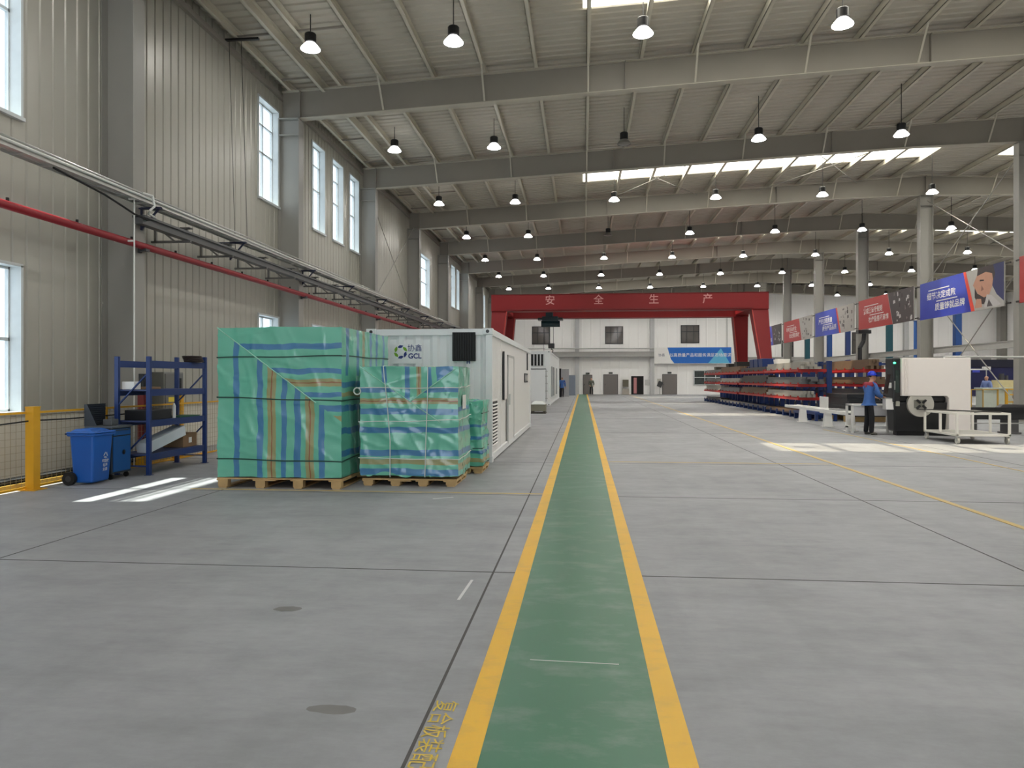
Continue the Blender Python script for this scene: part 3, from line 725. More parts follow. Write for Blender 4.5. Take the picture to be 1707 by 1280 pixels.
A3 = wrap_mat('striped_tarp_top', [(.1, .05, 'b'), (.3, .05, 'b'), (.6, .05, 't'), (.8, .05, 'b')], None, [])
# on the side, the lower part shows stripes lying flat
for nd in A2.node_tree.nodes:
    if nd.type == 'MATH' and nd.operation == 'GREATER_THAN': nd.operation = 'LESS_THAN'; nd.inputs[1].default_value = .68
PX0, PX1, PY0, PY1, PZ0, PZ1 = -5.37, -3.49, 10.29, 12.80, .152, 2.36
cov = wrapped(PX0, PX1, PY0, PY1, PZ0, PZ1, [A1, A2, A3], t, 1, hem=.02)
hgt = PZ1 - PZ0; wid = PX1 - PX0
for f, dz in ((.80, .02), (.535, -.05), (.125, -.03)):
    z = PZ0 + f * hgt; loop_strap(PX0 - .008, PX1 + .008, PY0 - .012, PY1 + .012, (z, z + dz, z + dz + (.02 if f > .3 else .07), z), .018, t, STRAPG)
b = MB(); pts = []
for i in range(25):
    s = i / 24 * .80; pts.append((PX0 + s * wid, PY0 - .012 - .012 * abs(math.sin(i * 1.3)), PZ0 + hgt * (1 - .626 * s)))
b.tube(pts, .009, 6); b.build('film_fold', mat('clear_film_fold', (150, 206, 184), 0.2, coat=0.6), cov, smooth=True)
# low pack
pallet(-3.31, -1.87, 10.70, 11.72, .11, 'pale wooden pallet under the lower green pack tied with white cord')
t = thing('wrapped_crate', 'lower pack wrapped in green and blue tarpaulin tied with white cord', 'crate', (-2.58, 11.2, .11))
B1 = wrap_mat('corded_tarp_fold', [(.79, .045, 'b'), (.69, .05, 't'), (.69, .01, 'r'), (.595, .055, 'b'), (.43, .05, 'b'), (.225, .055, 'b'), (.145, .05, 't'), (.05, .06, 'b')],
              [(.24, .05, 'b'), (.48, .05, 'b'), (.60, .05, 't'), (.60, .012, 'r'), (.71, .04, 'b'), (.86, .16, 'b')], [(1.0, .607), (1 - .644, -.644)])
# here the flat stripes fill the lower part and the upright ones the folded triangle: swap the coordinates of the two sets
B2 = wrap_mat('corded_tarp_side', [(.3, .2, 'b'), (.7, .2, 'b')], [(.62, .04, 'b'), (.43, .05, 'b'), (.22, .05, 'b'), (.1, .06, 't')], [])
sp = next(n for n in B1.node_tree.nodes if n.type == 'SEPXYZ')
adds = [n for n in B1.node_tree.nodes if n.type == 'MATH' and n.operation == 'ADD' and n.inputs[0].is_linked and n.inputs[0].links[0].from_node == sp]
ua = [n for n in adds if n.inputs[0].links[0].from_socket.name == 'X'][0]; za = [n for n in adds if n.inputs[0].links[0].from_socket.name == 'Y'][0]
B1.node_tree.links.new(sp.outputs[1], ua.inputs[0]); B1.node_tree.links.new(sp.outputs[0], za.inputs[0])
QX0, QX1, QY0, QY1, QZ0, QZ1 = -3.33, -1.84, 10.68, 11.74, .13, 1.785
cov = wrapped(QX0, QX1, QY0, QY1, QZ0, QZ1, [B1, B2, A3], t, 3, hem=.10, amp=.024)
hgt = QZ1 - QZ0; wid = QX1 - QX0
for f, dz in ((.81, 0), (.5, .04), (.175, -.01)):
    z = QZ0 + f * hgt; loop_strap(QX0 - .02, QX1 + .02, QY0 - .026, QY1 + .02, (z, z + dz, z + dz + .03, z), .01, t, CORD, 'cord', .01)
for xs in ((.24, .28, .31, .31), (.695, .69, .675, .665)):
    b = MB(); b.tube([(QX0 + wid * x_, QY0 - .03, QZ1 - hgt * i / 3 + .01) for i, x_ in enumerate(xs)] , .007, 6)
    b.tube([(QX0 + wid * xs[0], QY0 - .03, QZ1 + .01), (QX0 + wid * xs[0], QY1, QZ1 + .02)], .007, 6); b.build('cord', CORD, t)
for (xa, za_, xb, zb_) in ((0, 1, .82, .5), (.97, .98, .52, .69)):
    b = MB(); b.tube([(QX0 + wid * xa, QY0 - .022, QZ0 + hgt * za_), (QX0 + wid * (xa + xb) / 2, QY0 - .03, QZ0 + hgt * (za_ + zb_) / 2), (QX0 + wid * xb, QY0 - .02, QZ0 + hgt * zb_)], .008, 6); b.build('film_fold', mat('clear_film_fold', (150, 206, 184), 0.2, coat=0.6), cov)
b = MB(); b.lathe([(.05, -.01), (.06, 0), (.05, .01), (.04, 0), (.05, -.01)], (0, 0, 0), 16)
o = b.build('cord_loop', CORD); o.parent = t; o.location = Vector((QX0 - .04, QY0 - .03, QZ0 + .78 * hgt)) - t.location; o.rotation_euler = (R(80), 0, R(20))
b = MB(); b.box(QX1 + .02, QX1 + .024, QY0 + .25, QY0 + .55, 1.15, 1.36); b.build('paper_label', WHITE, t)
# slim pack between the low pack and the container
pallet(-2.45, -1.69, 12.25, 13.1, .11, 'pale wooden pallet under the slim green pack next to the container')
t = thing('wrapped_crate', 'slim green wrapped pack standing between the corded pack and the white container', 'crate', (-2.07, 12.7, .11))
wrapped(-2.43, -1.71, 12.27, 13.08, .13, 1.22, [B2, B2, A3], t, 5, hem=.05, amp=.05)
for z in (1.02, .42): loop_strap(-2.44, -1.70, 12.26, 13.09, (z, z, z, z), .015, t, STRAPG)

# ------------------------------------------------------------ white containers
CW = mat('white_container_paint', (226, 228, 228), 0.4, 0, 0.03, 2); CSIDE = mat('container_side_paint', (226, 224, 222), 0.4, 0, 0.02, 2)
def castings(t, x0, x1, y0, y1, z0, z1):
    for x in (x0, x1):
        for y in (y0, y1):
            for z in (z0, z1):
                sx = 1 if x == x0 else -1; sy = 1 if y == y0 else -1; sz = 1 if z == z0 else -1
                b = MB(); b.box(*sorted((x - .012 * sx, x + .178 * sx)), *sorted((y - .012 * sy, y + .17 * sy)), *sorted((z, z + .118 * sz)))
                c = b.build('corner_casting', CW, t, bevel=.006)
                if y == y0:
                    h = MB(); h.cyl((x + .085 * sx, y - .0135 * sy, z + .06 * sz), (x + .085 * sx, y - .010 * sy, z + .06 * sz), .034, 14); h.build('casting_hole', BLACK, c)
def shell(t, x0, x1, y0, y1, z1):
    for x in (x0, x1 - .12):
        for y in (y0, y1 - .12):
            b = MB(); b.box(x, x + .12, y, y + .12, 0.1, z1 - .1); b.build('corner_post', CW, t)
    b = MB()
    for z in (.03, z1 - .13):
        for y in (y0, y1 - .08): b.box(x0 + .1, x1 - .1, y, y + .08, z, z + .12)
        for x in (x0, x1 - .06): b.box(x, x + .06, y0 + .1, y1 - .1, z, z + .12)
    b.build('frame_rail', CW, t)
    b = MB(); b.box(x0 + .03, x1 - .03, y0 + .05, y1 - .05, z1 - .07, z1 - .05); b.box(x0 + .03, x1 - .03, y0 + .05, y1 - .05, .08, .1)
    b.box(x0 + .02, x0 + .04, y0 + .1, y1 - .1, .1, z1 - .06); b.build('roof_and_floor', CW, t)
CX0, CX1, CY0, CY1, CZ = -4.2, -1.74, 13.88, 24.3, 2.58
t = thing('container', 'white corrugated container with a round emblem and black vent behind the green packs', 'container', ((CX0 + CX1) / 2, (CY0 + CY1) / 2, 0))
shell(t, CX0, CX1, CY0, CY1, CZ); castings(t, CX0, CX1, CY0, CY1, 0, CZ)
b = MB(); pr = []; x = CX0 + .12; i = 0
while x < CX1 - .14: pr += [(x, .05), (x + .13, .05), (x + .19, .02), (x + .28, .02)]; x += .33
pr.append((CX1 - .12, .05))
pr = [p for p in pr if p[0] <= CX1 - .12]
for (xa, da), (xb, db) in zip(pr, pr[1:]): b.face([(xa, CY0 + da, .14), (xb, CY0 + db, .14), (xb, CY0 + db, CZ - .12), (xa, CY0 + da, CZ - .12)])
b.build('end_panel', CW, t, recalc=False)
b = MB(); b.box(CX0 + .1, CX1 - .1, CY1 - .06, CY1 - .03, .1, CZ - .1); b.build('end_panel', CW, t)
b = MB(); b.box(-3.68, -3.10, CY0 + .012, CY0 + .019, 1.90, 2.28); b.build('sign_plate', CW, t)
NAVY = mat('navy_print', (34, 50, 120), 0.5); LGREEN = mat('leaf_green_print', (120, 170, 40), 0.5)
b = MB(); cx, cz, yy = -3.53, 2.13, CY0 + .010
for k_ in range(6):
    a0, a1 = R(60 * k_ + 6), R(60 * k_ + 66)
    P_ = lambda r, a: (cx + r * math.cos(a), yy - .001 * k_ * .3, cz + r * math.sin(a))
    b.face([P_(.135, a0), P_(.135, (a0 + a1) / 2), P_(.112, a1), P_(.075, a1 - R(20)), P_(.085, a0 + R(8))], 1 if k_ in (0, 2, 3) else 0)
add_text(b, '协鑫', .145, frame4((-3.25, yy, 2.195), (1, 0, 0), (0, 0, 1)), bold=.0006)
add_text(b, 'GCL', .135, frame4((-3.25, yy, 2.045), (1, 0, 0), (0, 0, 1)), bold=.004)
add_text(b, 'H', .10, frame4((-2.20, yy, 1.93), (1, 0, 0), (0, 0, 1)), bold=.004)
b.build('emblem_print', [NAVY, LGREEN], t, recalc=False)
v = MB(); v.box(-2.50, -2.06, CY0 - .06, CY0 + .04, 1.95, 2.50); v = v.build('vent_hood', mat('matt_black_vent', (10, 10, 11), 0.7), t)
b = MB()
for j in range(9): b.box(-2.48 + j * .047, -2.46 + j * .047, CY0 - .075, CY0 - .06, 1.97, 2.48)
b.build('vent_fin', mat('matt_black_fin', (16, 16, 17), 0.6), v)
b = MB(); x = CX1 - .035; y = CY0 + .12; pr = []
while y < CY0 + 1.9: pr += [(y, 0), (y + .09, 0), (y + .12, -.02), (y + .16, -.02)]; y += .19
pr += [(CY1 - .1, 0)]
for (ya, da), (yb, db) in zip(pr, pr[1:]): b.face([(x + da, ya, .14), (x + db, yb, .14), (x + db, yb, CZ - .12), (x + da, ya, CZ - .12)])
b.build('side_panel', CSIDE, t, recalc=False)
xs_ = CX1 - .035
g = MB(); g.box(xs_ - .01, xs_ + .012, 14.05, 15.0, .26, 1.20); g = g.build('vent_frame', CSIDE, t)
b = MB()
for j in range(13): z = .31 + j * .066; b.hull8([(xs_ + .006, 14.1, z), (xs_ + .035, 14.1, z - .02), (xs_ + .035, 14.95, z - .02), (xs_ + .006, 14.95, z), (xs_ + .006, 14.1, z + .012), (xs_ + .035, 14.1, z - .008), (xs_ + .035, 14.95, z - .008), (xs_ + .006, 14.95, z + .012)])
b.build('louver', CSIDE, g)
b = MB(); b.box(xs_ + .013, xs_ + .014, 14.1, 14.95, .29, 1.16); b.build('vent_shade_sheet', mat('painted_vent_shade', (60, 60, 60), 0.8), g)  # dark sheet painted as the shade between the louver blades
d = MB(); d.box(xs_, xs_ + .03, 16.95, 18.35, .14, 2.12); d = d.build('door', CSIDE, t, bevel=.004)
b = MB()
for q in ((16.9, 16.96, .1, 2.16), (18.34, 18.4, .1, 2.16), (16.9, 18.4, 2.12, 2.17)): b.box(xs_, xs_ + .04, q[0], q[1], q[2], q[3])
b.build('door_frame', mat('pale_grey_trim', (176, 176, 174), 0.45), t)
h = MB(); h.box(xs_ + .03, xs_ + .07, 17.08, 17.11, 1.0, 1.25); h.build('door_handle', GALV, d)
for (ya, yb, za, zc, nm) in ((16.12, 16.2, 1.14, 2.22, 'window_slot'), (16.2, 16.85, 1.14, 2.22, 'window_shutter'), (23.0, 23.1, 1.88, 2.42, 'window_slot')):
    b = MB(); b.box(xs_ - .002, xs_ + (.02 if nm == 'window_shutter' else .032), ya, yb, za, zc); b.build(nm, CSIDE if nm == 'window_shutter' else BLACK, t)
b = MB(); b.box(xs_, xs_ + .02, 22.0, 23.2, 1.50, 1.78); s_ = b.build('notice_plate', mat('black_plate', (40, 40, 42), 0.5), t)
b = MB(); b.cyl((xs_ + .021, 22.35, 1.64), (xs_ + .024, 22.35, 1.64), .1, 20); b.box(xs_ + .021, xs_ + .024, 22.75, 23.0, 1.55, 1.73); b.build('notice_print', WHITE, s_)

# second container further down
DX0, DX1, DY0, DY1, DZ = -4.35, -1.98, 44.2, 61, 3.32
t = thing('container', 'tall white container with hinged end door standing far down the hall', 'container', ((DX0 + DX1) / 2, (DY0 + DY1) / 2, 0))
shell(t, DX0, DX1, DY0, DY1, DZ); castings(t, DX0, DX1, DY0, DY1, 0, DZ)
for y in (DY0 + .03, DY1 - .05):
    b = MB(); b.box(DX0 + .1, DX1 - .1, y, y + .02, .1, DZ - .1); b.build('end_panel', CW, t)
d = MB(); d.box(DX0 + .2, DX1 - .28, DY0 - .01, DY0 + .03, .25, 2.18); d = d.build('door', CW, t, bevel=.006)
for z in (.4, .85, 1.3, 1.75, 2.05): h = MB(); h.box(DX1 - .3, DX1 - .16, DY0 - .03, DY0, z, z + .06); h.build('hinge', GALV, d)
b = MB(); b.box(DX0 + .2, DX1 - .25, DY0 + .005, DY0 + .029, 2.2, 2.24); b.box(DX1 - .27, DX1 - .25, DY0 + .005, DY0 + .029, .25, 2.2); b.build('door_gap', BLACK, t)
v = MB(); v.box(DX0 + .25, DX1 - .42, DY0 - .005, DY0 + .03, 2.42, 3.12); v = v.build('vent_opening', mat('matt_black_vent', (10, 10, 11), 0.7), t)
b = MB()
for j in range(9): b.box(DX0 + .34 + j * .2, DX0 + .41 + j * .2, DY0 - .03, DY0 - .005, 2.42, 3.12)
b.build('vent_bar', GALV, v)
b = MB(); b.box(DX1 - .05, DX1 - .03, DY0 + .1, DY1 - .1, .1, DZ - .1); b.build('side_panel', CW, t)
for y in (46, 49, 54): b = MB(); b.box(DX1 - .03, DX1 + .02, y, y + 1.6, .5, 2.4); b.build('side_recess', mat('grey_recess', (150, 154, 156), 0.5), t)
t = thing('metal_crate', 'small grey pallet crate topped with white film on the floor before the tall container', 'crate', (-2.0, 34.1, 0))
b = MB(); b.box(-2.42, -1.72, 33.7, 34.6, .12, .42); b.build('body', mat('grey_crate', (130, 128, 112), 0.6), t, bevel=.01)
b = MB(); b.box(-2.42, -1.72, 33.7, 34.6, .0, .05)
for x in (-2.4, -1.84): b.box(x, x + .1, 33.7, 34.6, .05, .12)
b.build('base', mat('dark_crate_base', (70, 66, 56), 0.7), t)
b = MB(); b.hull8(taper(-2.42, -1.72, 33.7, 34.6, .42, -2.3, -1.85, 33.9, 34.4, .58)); b.build('film', mat('white_film', (214, 218, 214), 0.3), t, bevel=.05)

# ------------------------------------------------------------ red gantry crane
t = thing('gantry_crane', 'red double girder gantry crane spanning the hall before the white end wall', 'crane', (2.7, 47.3, 0))
GZ0, GZ1 = 5.78, 6.74
for (ya, yb, x0, x1, nm) in ((44.3, 45.2, -5.6, 10.92, 'girder'), (49.6, 50.5, -5.6, 10.92, 'girder')):
    b = MB(); b.box(x0, x1, ya, yb, GZ0, GZ1); b.box(x0, x1, ya - .05, yb + .05, GZ1, GZ1 + .03); b.box(x0, x1, ya - .05, yb + .05, GZ0 - .03, GZ0)
    g = b.build(nm, RED, t, bevel=.01)
    if ya < 45:
        c = MB()
        for ch, x in zip('安全生产', (-2.0, .93, 4.22, 7.38)): add_text(c, ch, .62, frame4((x, ya - .006, 6.36), (1, 0, 0), (0, 0, 1)), bold=.004)
        c.build('white_lettering', mat('pale_pink_lettering', (214, 150, 146), 0.5), g, recalc=False)
        c = MB(); c.box(x0 + .9, x1 - .9, ya - .08, ya - .05, 5.80, 5.86); c.build('rail_lip', mat('dark_red_lip', (120, 10, 14), 0.4), g)
for x0, x1 in ((-5.6, -4.7), (10.0, 10.92)):
    b = MB(); b.box(x0 + .05, x1 - .05, 45.2, 49.6, GZ0 + .1, GZ1 - .1); b.build('end_beam', RED, t, bevel=.01)
for s_, xi, xo, bi, bo in ((-1, -4.65, -5.58, -5.15, -5.6), (1, 9.95, 10.9, 10.52, 10.98)):
    for ya, yb, za, zc in ((44.35, 45.15, 43.2, 44.0), (49.65, 50.45, 50.2, 51.0)):
        b = MB(); xa, xb = sorted((xi, xo)); xc, xd = sorted((bi, bo))
        b.hull8([(xc, za, .75), (xd, za, .75), (xd, zc, .75), (xc, zc, .75), (xa, ya, GZ0), (xb, ya, GZ0), (xb, yb, GZ0), (xa, yb, GZ0)])
        b.build('leg', RED, t, bevel=.01)
        e = MB()
        e.bar((xi, ya - .02, GZ0), (bi, za - .02, .75), .05, .05, up=(0, 1, 0)); e.build('leg_lit_strip', mat('painted_lit_red', (196, 60, 52), 0.4), t)  # brighter red strip painted for the lit side face of the leg
    xm = (bi + bo) / 2
    b = MB(); b.box(xm - .2, xm + .2, 42.4, 51.8, .38, .75); b.build('end_carriage', RED, t, bevel=.02)
    for y in (42.9, 51.3):
        w = MB(); w.cyl((xm - .1, y, .272), (xm + .1, y, .272), .25, 24); w.build('wheel', DSTEEL, t, smooth=True)
    b = MB(); b.box(xm - .07, xm + .07, 41.5, 52.5, 0, .02); tag(b.build('crane_rail', DSTEEL, origin=(xm, 47, 0)), 'flat steel crane rail on the floor under the %s legs of the red gantry' % ('window side' if s_ < 0 else 'rack side'), 'rail')
TEALM = mat('dark_teal_hoist', (16, 50, 56), 0.45)
h = MB(); h.box(-2.62, -1.6, 46.6, 48.0, 5.32, 5.62); h.build('trolley', TEALM, t, bevel=.02)
h = MB(); h.box(-2.4, -1.95, 47.0, 47.6, 5.62, 6.25); h.box(-2.15, -2.05, 44.9, 50.0, 6.1, 6.2); h.build('trolley_hanger', TEALM, t)
h = MB(); h.cyl((-2.7, 47.3, 5.18), (-1.5, 47.3, 5.18), .2, 18); h.build('hoist_drum', TEALM, t, smooth=True)
h = MB(); h.box(-2.9, -2.6, 46.8, 47.8, 5.42, 5.55); h.box(-1.6, -1.3, 46.8, 47.8, 5.42, 5.55); h.build('buffer', BLACK, t)
h = MB(); h.cyl((-2.18, 47.3, 5.1), (-2.18, 47.3, 3.9), .015, 6); h.cyl((-1.92, 47.3, 5.1), (-1.92, 47.3, 3.9), .015, 6); h.build('hoist_rope', BLACK, t)
h = MB(); h.box(-2.25, -1.85, 47.2, 47.4, 3.6, 3.92); h = h.build('hook_block', BLACK, t, bevel=.03)
k_ = MB(); k_.tube([(-2.05 + .11 * math.cos(R(a)), 47.3, 3.42 - .11 * math.sin(R(a)) + .02) for a in range(-90, 150, 24)], .025, 8); k_.cyl((-2.05, 47.3, 3.5), (-2.05, 47.3, 3.62), .03, 8); k_.build('hook', DSTEEL, h, smooth=True)
h = MB(); h.tube([(-2.55, 47.3, 5.3), (-2.55, 47.32, 4.2), (-2.52, 47.3, 3.2)], .012, 6); h.box(-2.57, -2.47, 47.25, 47.35, 2.95, 3.2); h.build('pendant_control', BLACK, t)

# ------------------------------------------------------------ end wall fittings
DOORG = mat('grey_steel_door', (118, 112, 108), 0.45, 0, 0.05); DOORG2 = mat('blue_grey_steel_door', (120, 124, 134), 0.45)
EY = YE - .012
for i, (x0, x1, z0, z1) in enumerate(((-5.42, -3.5, 5.3, 7.22), (2.32, 4.2, 5.32, 7.18), (10.18, 12.08, 5.36, 7.25), (20.4, 21.6, 3.9, 5.6), (27.4, 29.0, 4.2, 6.4))):
    b = MB(); w = .09
    for q in ((x0, x0 + w, z0, z1), (x1 - w, x1, z0, z1), (x0, x1, z0, z0 + w), (x0, x1, z1 - w, z1), (x0, x1, z0 + (z1 - z0) * .62, z0 + (z1 - z0) * .62 + w),
              (x0 + (x1 - x0) * .3, x0 + (x1 - x0) * .3 + w * .8, z0, z1), (x0 + (x1 - x0) * .68, x0 + (x1 - x0) * .68 + w * .8, z0, z1)): b.box(q[0], q[1], EY - .07, EY, q[2], q[3])
    f = struct(b.build('window_%d' % (40 + i), DARKFR, origin=(x0, EY, z0)))
    p = MB(); p.box(x0 + w, x1 - w, EY - .03, EY - .02, z0 + w, z1 - w); struct(p.build('window_pane', DARKGLASS, f))
for i, (x0, x1, h, m_) in enumerate(((.06, .9, 2.0, DOORG), (2.2, 3.6, 2.04, DOORG), (8.33, 9.7, 2.06, DOORG))):
    b = MB(); b.box(x0, x1, EY - .06, EY, 0, h); d = struct(b.build('door_%d' % (1 + i), m_, origin=(x0, EY, 0)))
    b = MB(); b.box(x0 - .07, x0, EY - .08, EY, 0, h + .07); b.box(x1, x1 + .07, EY - .08, EY, 0, h + .07); b.box(x0, x1, EY - .08, EY, h, h + .07)
    struct(b.build('door_frame', mat('dark_grey_frame', (92, 88, 86), 0.5), d))
    b = MB(); b.box(x0 + .08, x0 + .12, EY - .12, EY - .06, .95, 1.1); struct(b.build('door_handle', BLACK, d))
    b = MB(); b.box((x0 + x1) / 2 - .2, (x0 + x1) / 2 + .2, EY - .1, EY, h + .12, h + .3)
    tag(b.build('exit_light', mat('dark_exit_housing', (60, 66, 60), 0.4), origin=((x0 + x1) / 2, EY, h + .12)), 'small exit light box over the %s on the end wall' % ('narrow grey door' if i == 0 else 'wide grey door' if i == 1 else 'grey door under the blue banner'), 'light')
b = MB(); b.box(5.05, 6.33, EY - .03, EY, 0, 1.92); d = struct(b.build('door_4', mat('painted_doorway_dark', (20, 18, 18), 0.8), origin=(5.05, EY, 0)))  # flat near-black sheet standing for the unlit room behind an open doorway
b = MB(); b.box(5.3, 5.62, EY - .04, EY - .031, .1, 1.75); struct(b.build('door_panel', mat('pink_poster', (190, 130, 130), 0.6), d))
# end wall crane rail, pipe and ribs
b = MB(); b.box(-5.2, 7.35, YE - .75, YE - .3, 4.0, 4.42); b.box(-5.2, 7.35, YE - .8, YE - .25, 4.42, 4.47); b.box(-5.2, 7.35, YE - .8, YE - .25, 3.95, 4.0)
for j in range(13): b.box(-5 + j, -4.97 + j, YE - .8, YE - .25, 4.0, 4.42)
struct(b.build('wall_end_beam', mat('pale_grey_beam', (160, 158, 154), 0.5), origin=(1, YE - .5, 4.2)))
b = MB(); b.box(16.9, 40.5, YE - .75, YE - .3, 3.35, 3.8); b.box(16.9, 40.5, YE - .8, YE - .25, 3.8, 3.86); struct(b.build('wall_end_beam', mat('pale_grey_beam', (160, 158, 154), 0.5), origin=(28, YE - .5, 3.6)))
b = MB(); b.cyl((-9.0, YE - .55, 4.82), (7.35, YE - .55, 4.82), .06, 10); tag(b.build('wall_pipe', GALV, origin=(-1, YE - .55, 4.82), smooth=True), 'thin grey pipe along the end wall above the crane rail', 'pipe')
b = MB(); b.cyl((14.9, YE - .12, 4.0), (14.9, YE - .12, 9), .04, 8); tag(b.build('wall_pipe', GALV, origin=(14.9, YE - .12, 4)), 'thin upright pipe on the end wall beside the end of the blue banner', 'pipe')
# end wall banner
t = thing('wall_banner', 'long blue banner with white lettering on the end wall above the grey door', 'banner', (11.4, YE - .5, 3.2))
yb = YE - .5
b = MB(); b.box(7.4, 15.25, yb, yb + .04, 3.22, 4.9); b.build('sheet', WHITE, t)
b = MB(); b.face([(8.75, yb - .004, 4.9), (15.25, yb - .004, 4.9), (15.25, yb - .004, 3.25), (9.45, yb - .004, 3.25), (9.1, yb - .004, 3.7)]); b.build('blue_print', mat('banner_blue', (30, 104, 190), 0.4), t, recalc=False)
b = MB(); b.face([(12.9, yb - .006, 3.25), (14.2, yb - .006, 4.8), (15.1, yb - .006, 3.25)]); b.build('pale_print', mat('banner_pale_blue', (96, 178, 214), 0.4), t, recalc=False)
b = MB(); add_text(b, '以高质量产品和服务满足市场需求', .42, frame4((12.1, yb - .009, 4.08), (1, 0, 0), (0, 0, 1)), bold=.002); b.build('white_lettering', WHITE, t, recalc=False)
b = MB(); add_text(b, '协鑫', .34, frame4((8.15, yb - .004, 4.1), (1, 0, 0), (0, 0, 1))); b.build('grey_emblem', mat('grey_print', (96, 100, 116), 0.5), t, recalc=False)
b = MB()
for x in (7.6, 11.4, 15.0): b.box(x - .03, x + .03, yb + .04, YE - .02, 4.6, 4.66)
b.build('standoff', GALV, t)
# cabinet, board, sign stand, notice
b = MB(); b.box(4.15, 4.75, YE - .4, YE - .02, .8, 1.55); o = tag(b.build('wall_board', mat('dark_olive_board', (96, 92, 76), 0.5), origin=(4.45, YE, .8)), 'dark notice board on the end wall between the wide grey door and the open doorway', 'board')
b = MB(); b.box(4.1, 4.8, YE - .55, YE - .02, 0, .62); tag(b.build('fire_cabinet', mat('beige_cabinet', (168, 160, 150), 0.5), origin=(4.45, YE, 0), bevel=.02), 'low pale cabinet standing under the dark notice board at the end wall', 'cabinet')
b = MB(); b.box(6.45, 7.0, EY - .03, EY, .95, 1.55); tag(b.build('notice_sign', mat('pale_notice', (206, 204, 200), 0.5), origin=(6.7, EY, 1)), 'pale notice on the end wall beside the open doorway', 'sign')
t = thing('sign_stand', 'slanted dark sign on a thin stand beside the grey door under the banner', 'sign', (7.95, YE - .6, 0))
b = MB(); b.cyl((7.95, YE - .6, 0), (7.95, YE - .6, .9), .03, 8); b.cyl((7.95, YE - .6, 0), (7.95, YE - .6, .03), .22, 16); b.build('stand', GALV, t)
b = MB(); b.bar((7.85, YE - .68, .8), (8.1, YE - .55, 1.35), .5, .03, up=(0, 1, 0)); b.build('sign_plate', BLACK, t)
b = MB(); b.box(7.75, 8.15, EY - .02, EY, 1.1, 1.65); tag(b.build('notice_sign', mat('grey_notice', (190, 186, 178), 0.5), origin=(7.95, EY, 1.1)), 'small grey notice on the end wall behind the slanted sign stand', 'sign')
b = MB(); b.box(11.5, 15.0, EY - .05, EY, .98, 2.54)
o = struct(b.build('window_50', mat('interior_window_glass', (60, 66, 66), 0.1, 0, 0.5, 2.5, spec=0.8), origin=(12.5, EY, 1)))
b = MB()
for x in (11.5, 12.6, 13.7, 14.9): b.box(x, x + .08, EY - .08, EY - .05, .98, 2.54)
for z in (.98, 1.75, 2.46): b.box(11.5, 15, EY - .08, EY - .05, z, z + .08)
struct(b.build('window_frame', FRAMEW, o))
# open steel cupboard and grey box near the left corner of the end wall
t = thing('open_cabinet', 'tall dark cabinet with an open grey door near the end wall behind the far container', 'cabinet', (-2.3, 65.2, 0))
b = MB(); b.box(-2.75, -1.95, 65, 65.6, 0, 2.55); b.build('body', mat('dark_cabinet_interior', (22, 20, 22), 0.7), t)
b = MB(); b.hull8(taper(-1.95, -1.91, 65.0, 65.04, 0, -1.95, -1.91, 65.0, 65.04, 2.5)); b.box(-1.95, -1.25, 64.98, 65.03, .05, 2.5); b.build('door', mat('pale_grey_door', (168, 168, 172), 0.45), t)
b = MB(); b.box(-1.55, -.75, 72, 72.8, .0, 2.0); tag(b.build('switch_cabinet', mat('blue_grey_cabinet', (120, 128, 142), 0.45), origin=(-1.15, 72.4, 0), bevel=.01), 'blue grey cabinet standing before the end wall column', 'cabinet')

# ------------------------------------------------------------ cantilever racks with steel stock
LEV = (.85, 1.40, 2.02)
def make_rack(x0, x1, y0, L):
    t = thing('cantilever_rack', None, 'rack', (x0, y0, 0))
    n = 6; xp = x1 - .12
    for i in range(n):
        y = y0 + .15 + i * (L - .3) / (n - 1)
        b = MB(); b.box(xp - .10, xp + .10, y - .07, y + .07, 0.14, 2.35); b.build('post', BLUE, t)
        b = MB(); b.box(x0, x1, y - .06, y + .06, 0, .14); b.box(x0, x0 + .05, y - .06, y + .06, .14, .26); b.build('base', BLUE, t)
        for z in LEV:
            b = MB(); b.hull8(taper(x0 + .05, xp - .1, y - .035, y + .035, z - .12, x0 + .05, xp - .1, y - .035, y + .035, z))
            b.box(x0 + .02, x0 + .06, y - .03, y + .03, z - .05, z + .06); b.build('arm', REDARM, t)
    for z in LEV:
        b = MB(); b.box(x0, x0 + .05, y0, y0 + L, z - .11, z - .02); b.build('front_beam', REDARM, t)
    for z in (.2, 1.1, 2.25):
        b = MB(); b.box(xp - .03, xp + .03, y0 + .1, y0 + L - .1, z - .04, z + .04); b.build('brace', BLUE, t)
    b = MB(); b.box(x0 + .04, x1 - .2, y0 + .02, y0 + L - .02, .14, .17); b.build('base_board', mat('dark_blue_board', (26, 32, 72), 0.5), t)
    return t
def tube_proto(w, h, L, m_):
    b = MB(); b.box(-w / 2, w / 2, 0, L, 0, h); return tag(b.build('steel_tube', m_, origin=(0, 0, 0)), cat='steel tube')
TONES = [DSTEEL, LSTEEL, mat('brown_steel_tube', (120, 98, 76), 0.5, 0.2, 0.15, 5), mat('grey_steel_tube', (112, 112, 112), 0.4, 0.4, 0.15, 5)]
TNAME = ['dark', 'pale', 'brownish', 'grey']
TP = {}
def tube(x, y, z, k, w, h, L, lab, grp):
    key = (k, w, h, L)
    if key not in TP: o = TP[key] = tube_proto(w, h, L, TONES[k])
    else: o = copy_tree(TP[key])
    o.location = (x, y, z); tag(o, lab, 'steel tube', grp)
